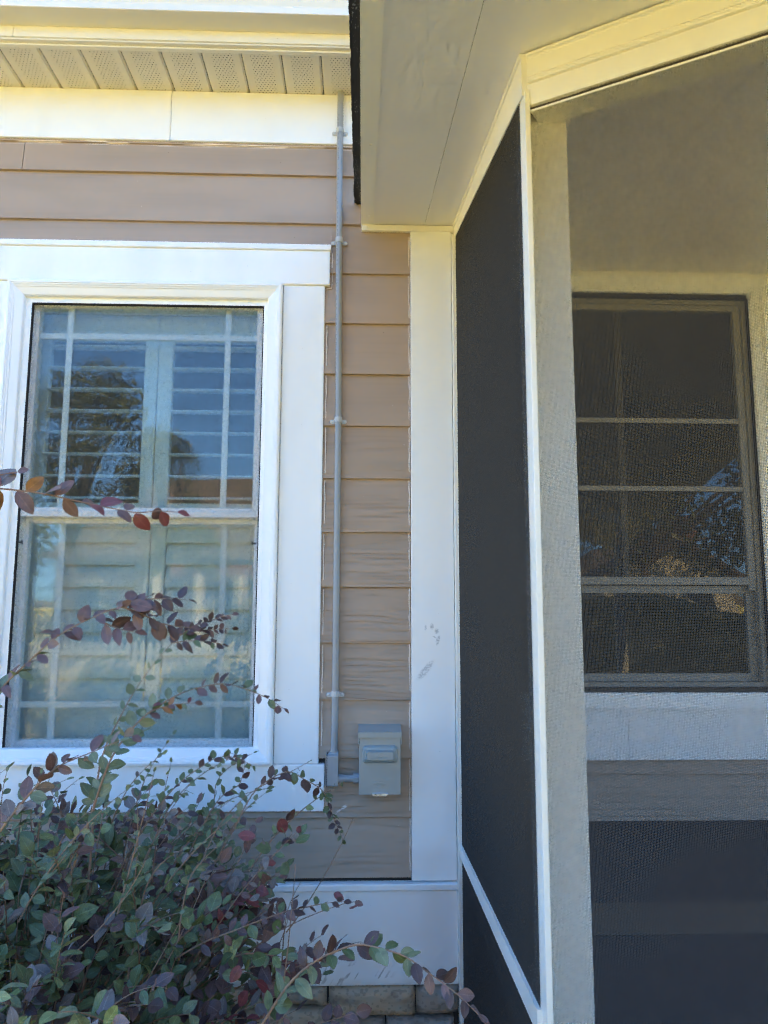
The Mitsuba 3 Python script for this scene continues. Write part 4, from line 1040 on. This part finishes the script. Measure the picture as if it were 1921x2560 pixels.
for i, (x, y, R) in enumerate(((-6.2, -8.1, 0.45), (-5.0, -8.2, 0.4), (-3.6, -8.0, 0.42), (-2.5, -8.2, 0.36), (-1.6, -6.6, 0.42), (-7.3, -7.6, 0.5))):
    hb = thing('garden_bush', ['sunlit round bush mirrored in front of the fence, leftmost but one', 'second sunlit bush mirrored before the fence', 'middle sunlit bush mirrored before the picket fence', 'small sunlit bush mirrored at the right of the fence', 'nearest yellow-green bush mirrored in the lower right corner of the sash', 'leftmost big sunlit bush mirrored beside the fence'][i], 'bush')
    part('crown', leafcloud(1300, [(x, y, 0.40 * R / 0.42, R), (x + 0.2, y, 0.3, R * 0.7), (x - 0.2, y, 0.3, R * 0.7)], 0.05, 50 + i), 'hedge_leaf', hb, smooth=False)

def neighbour(name, label, x0, x1, y, zw, zr, wallm, depth=8.0, gable=False):
    h = thing(name, label, 'house')
    part('wall', box(x0, x1, y - depth, y, 0, zw, 0), wallm, h, smooth=False)
    xc = (x0 + x1) / 2
    if gable:
        part('gable_wall', prism([(x0, zw + 0.001), (x1, zw + 0.001), (xc, zr - 0.15)], 'y', y - depth + 0.1, y), wallm, h, smooth=False)
        part('roof', cat([prism([(x0 - 0.5, zw - 0.2), (xc, zr - 0.13), (xc, zr), (x0 - 0.5, zw - 0.05)], 'y', y - depth, y + 0.4), prism([(x1 + 0.5, zw - 0.2), (xc + 0.001, zr - 0.13), (xc + 0.001, zr), (x1 + 0.5, zw - 0.05)], 'y', y - depth, y + 0.4)]), 'roof_shingle_brown', h, smooth=False)
    else:
        rf = trimesh.convex.convex_hull(np.array([[x0 - 0.5, y + 0.5, zw], [x1 + 0.5, y + 0.5, zw], [x0 - 0.5, y - depth - 0.5, zw], [x1 + 0.5, y - depth - 0.5, zw], [x0 + 2.6, y - depth / 2, zr], [x1 - 2.6, y - depth / 2, zr]]))
        part('roof', rf, 'roof_shingle_brown', h, smooth=False)
    n = max(2, int((x1 - x0) / 2.6))
    for i in range(n):
        wx = x0 + (i + 0.5) * (x1 - x0) / n
        f = part('window', cat([box(wx - 0.55, wx + 0.55, y + 0.002, y + 0.06, 0.9, 1.0, 0), box(wx - 0.55, wx + 0.55, y + 0.002, y + 0.06, 2.2, 2.3, 0), box(wx - 0.55, wx - 0.46, y + 0.002, y + 0.06, 1.0, 2.2, 0), box(wx + 0.46, wx + 0.55, y + 0.002, y + 0.06, 1.0, 2.2, 0)]), 'picket_white', h, smooth=False)
        part('pane', box(wx - 0.455, wx + 0.455, y + 0.003, y + 0.02, 1.005, 2.195, 0), 'dark_glass', f, smooth=False)
    return h
nh = neighbour('neighbour_house', 'brown-roofed house with terracotta band mirrored in the shuttered window', -12.0, -1.5, -26.0, 3.2, 7.2, 'taupe_wall')
part('porch_band', box(-8.0, -3.0, -25.5, -25.3, 2.55, 2.95, 0), 'terracotta', nh, smooth=False)
for x in (-7.9, -6.3, -4.7, -3.1):
    part('porch_column', box(x - 0.16, x + 0.16, -25.56, -25.24, 0, 2.55, 0), 'cream_wall', nh, smooth=False)
nh2 = neighbour('neighbour_house', 'cream gabled house with a chimney mirrored in the window under the porch', 8.6, 13.4, -22.0, 2.5, 4.3, 'cream_wall', gable=True)
part('chimney', box(12.0, 12.7, -24.0, -23.2, 3.0, 5.0, 0), 'terracotta', nh2, smooth=False)

# shrubs that darken the mirrored lower sashes
for i, (x, y, R, lab) in enumerate(((-10.0, -17.5, 1.2, 'leftmost tall dark bush mirrored before the brown-roofed house'), (-7.6, -18.0, 1.05, 'second tall bush mirrored before the brown-roofed house'), (-5.9, -17.0, 0.85, 'third bush mirrored before the brown-roofed house, beside the palm'), (-2.6, -17.5, 1.0, 'rightmost tall bush mirrored before the brown-roofed house'))):
    hb = thing('tall_bush', lab, 'bush')
    part('crown', leafcloud(2600, [(x, y, R * 0.95, R), (x + 0.5 * R, y, R * 0.7, R * 0.7), (x - 0.5 * R, y, R * 0.7, R * 0.7)], 0.075, 150 + i), 'tree_leaf', hb, smooth=False)
hg = thing('added_hedge', 'added dark shrub wall that dims the reflection in the lower sash of the porch window', 'added_hedge')  # added out of view to block bright lawn from the porch window reflection
gx_, gz_ = np.meshgrid(np.linspace(1.4, 8.6, 90), np.linspace(0, 2.7, 34), indexing='ij')
rr_ = np.clip(gz_, 0, 1.35) + 0 * gx_
vv = np.where(gz_[..., None] < 1.35, np.stack([gx_, 0 * gx_ - 5.7, gz_], -1), np.stack([gx_, -5.7 - (gz_ - 1.35), 0 * gx_ + 1.35], -1))
vv = vv + 0.12 * (meshkit.fbm(vv * 5, 3)[..., None] - 0.5) + 0.05 * (meshkit.noise(vv * 23)[..., None] - 0.5)
ff = []
for a_ in range(89):
    for b_ in range(33):
        q0 = a_ * 34 + b_
        ff += [[q0, q0 + 34, q0 + 35], [q0, q0 + 35, q0 + 1]]
part('crown', trimesh.Trimesh(vv.reshape(-1, 3), ff, process=False), 'dark_leaf', hg, smooth=False)
for i, (x, lab) in enumerate(((-2.95, 'leftmost added low bush hiding bright lawn along the bottom of the shuttered window'), (-2.3, 'second added low bush hiding bright lawn along the bottom of the window'), (-1.65, 'third added low bush hiding bright lawn along the bottom of the window'), (-1.0, 'rightmost added low bush hiding bright lawn along the bottom of the window'))):
    hb = thing('low_bush', lab, 'bush')  # bushes added to keep the sunlit lawn out of the lower reflection
    part('crown', leafcloud(1500, [(x, -4.9, 0.38, 0.36), (x + 0.2, -4.9, 0.25, 0.28), (x - 0.2, -4.9, 0.25, 0.28)], 0.035, 190 + i), 'tree_leaf', hb, smooth=False)

for key in labels:
    for stem_, grp in (('garden_bush', 'sunlit bushes by the picket fence'), ('tall_bush', 'tall bushes before the brown-roofed house'), ('low_bush', 'added low bushes hiding bright lawn along the window bottom'), ('oak_tree', 'oak trees mirrored in the windows'), ('neighbour_house', 'houses across the garden')):
        if key.split('__')[0].startswith(stem_) and '__' not in key:
            labels[key]['group'] = grp
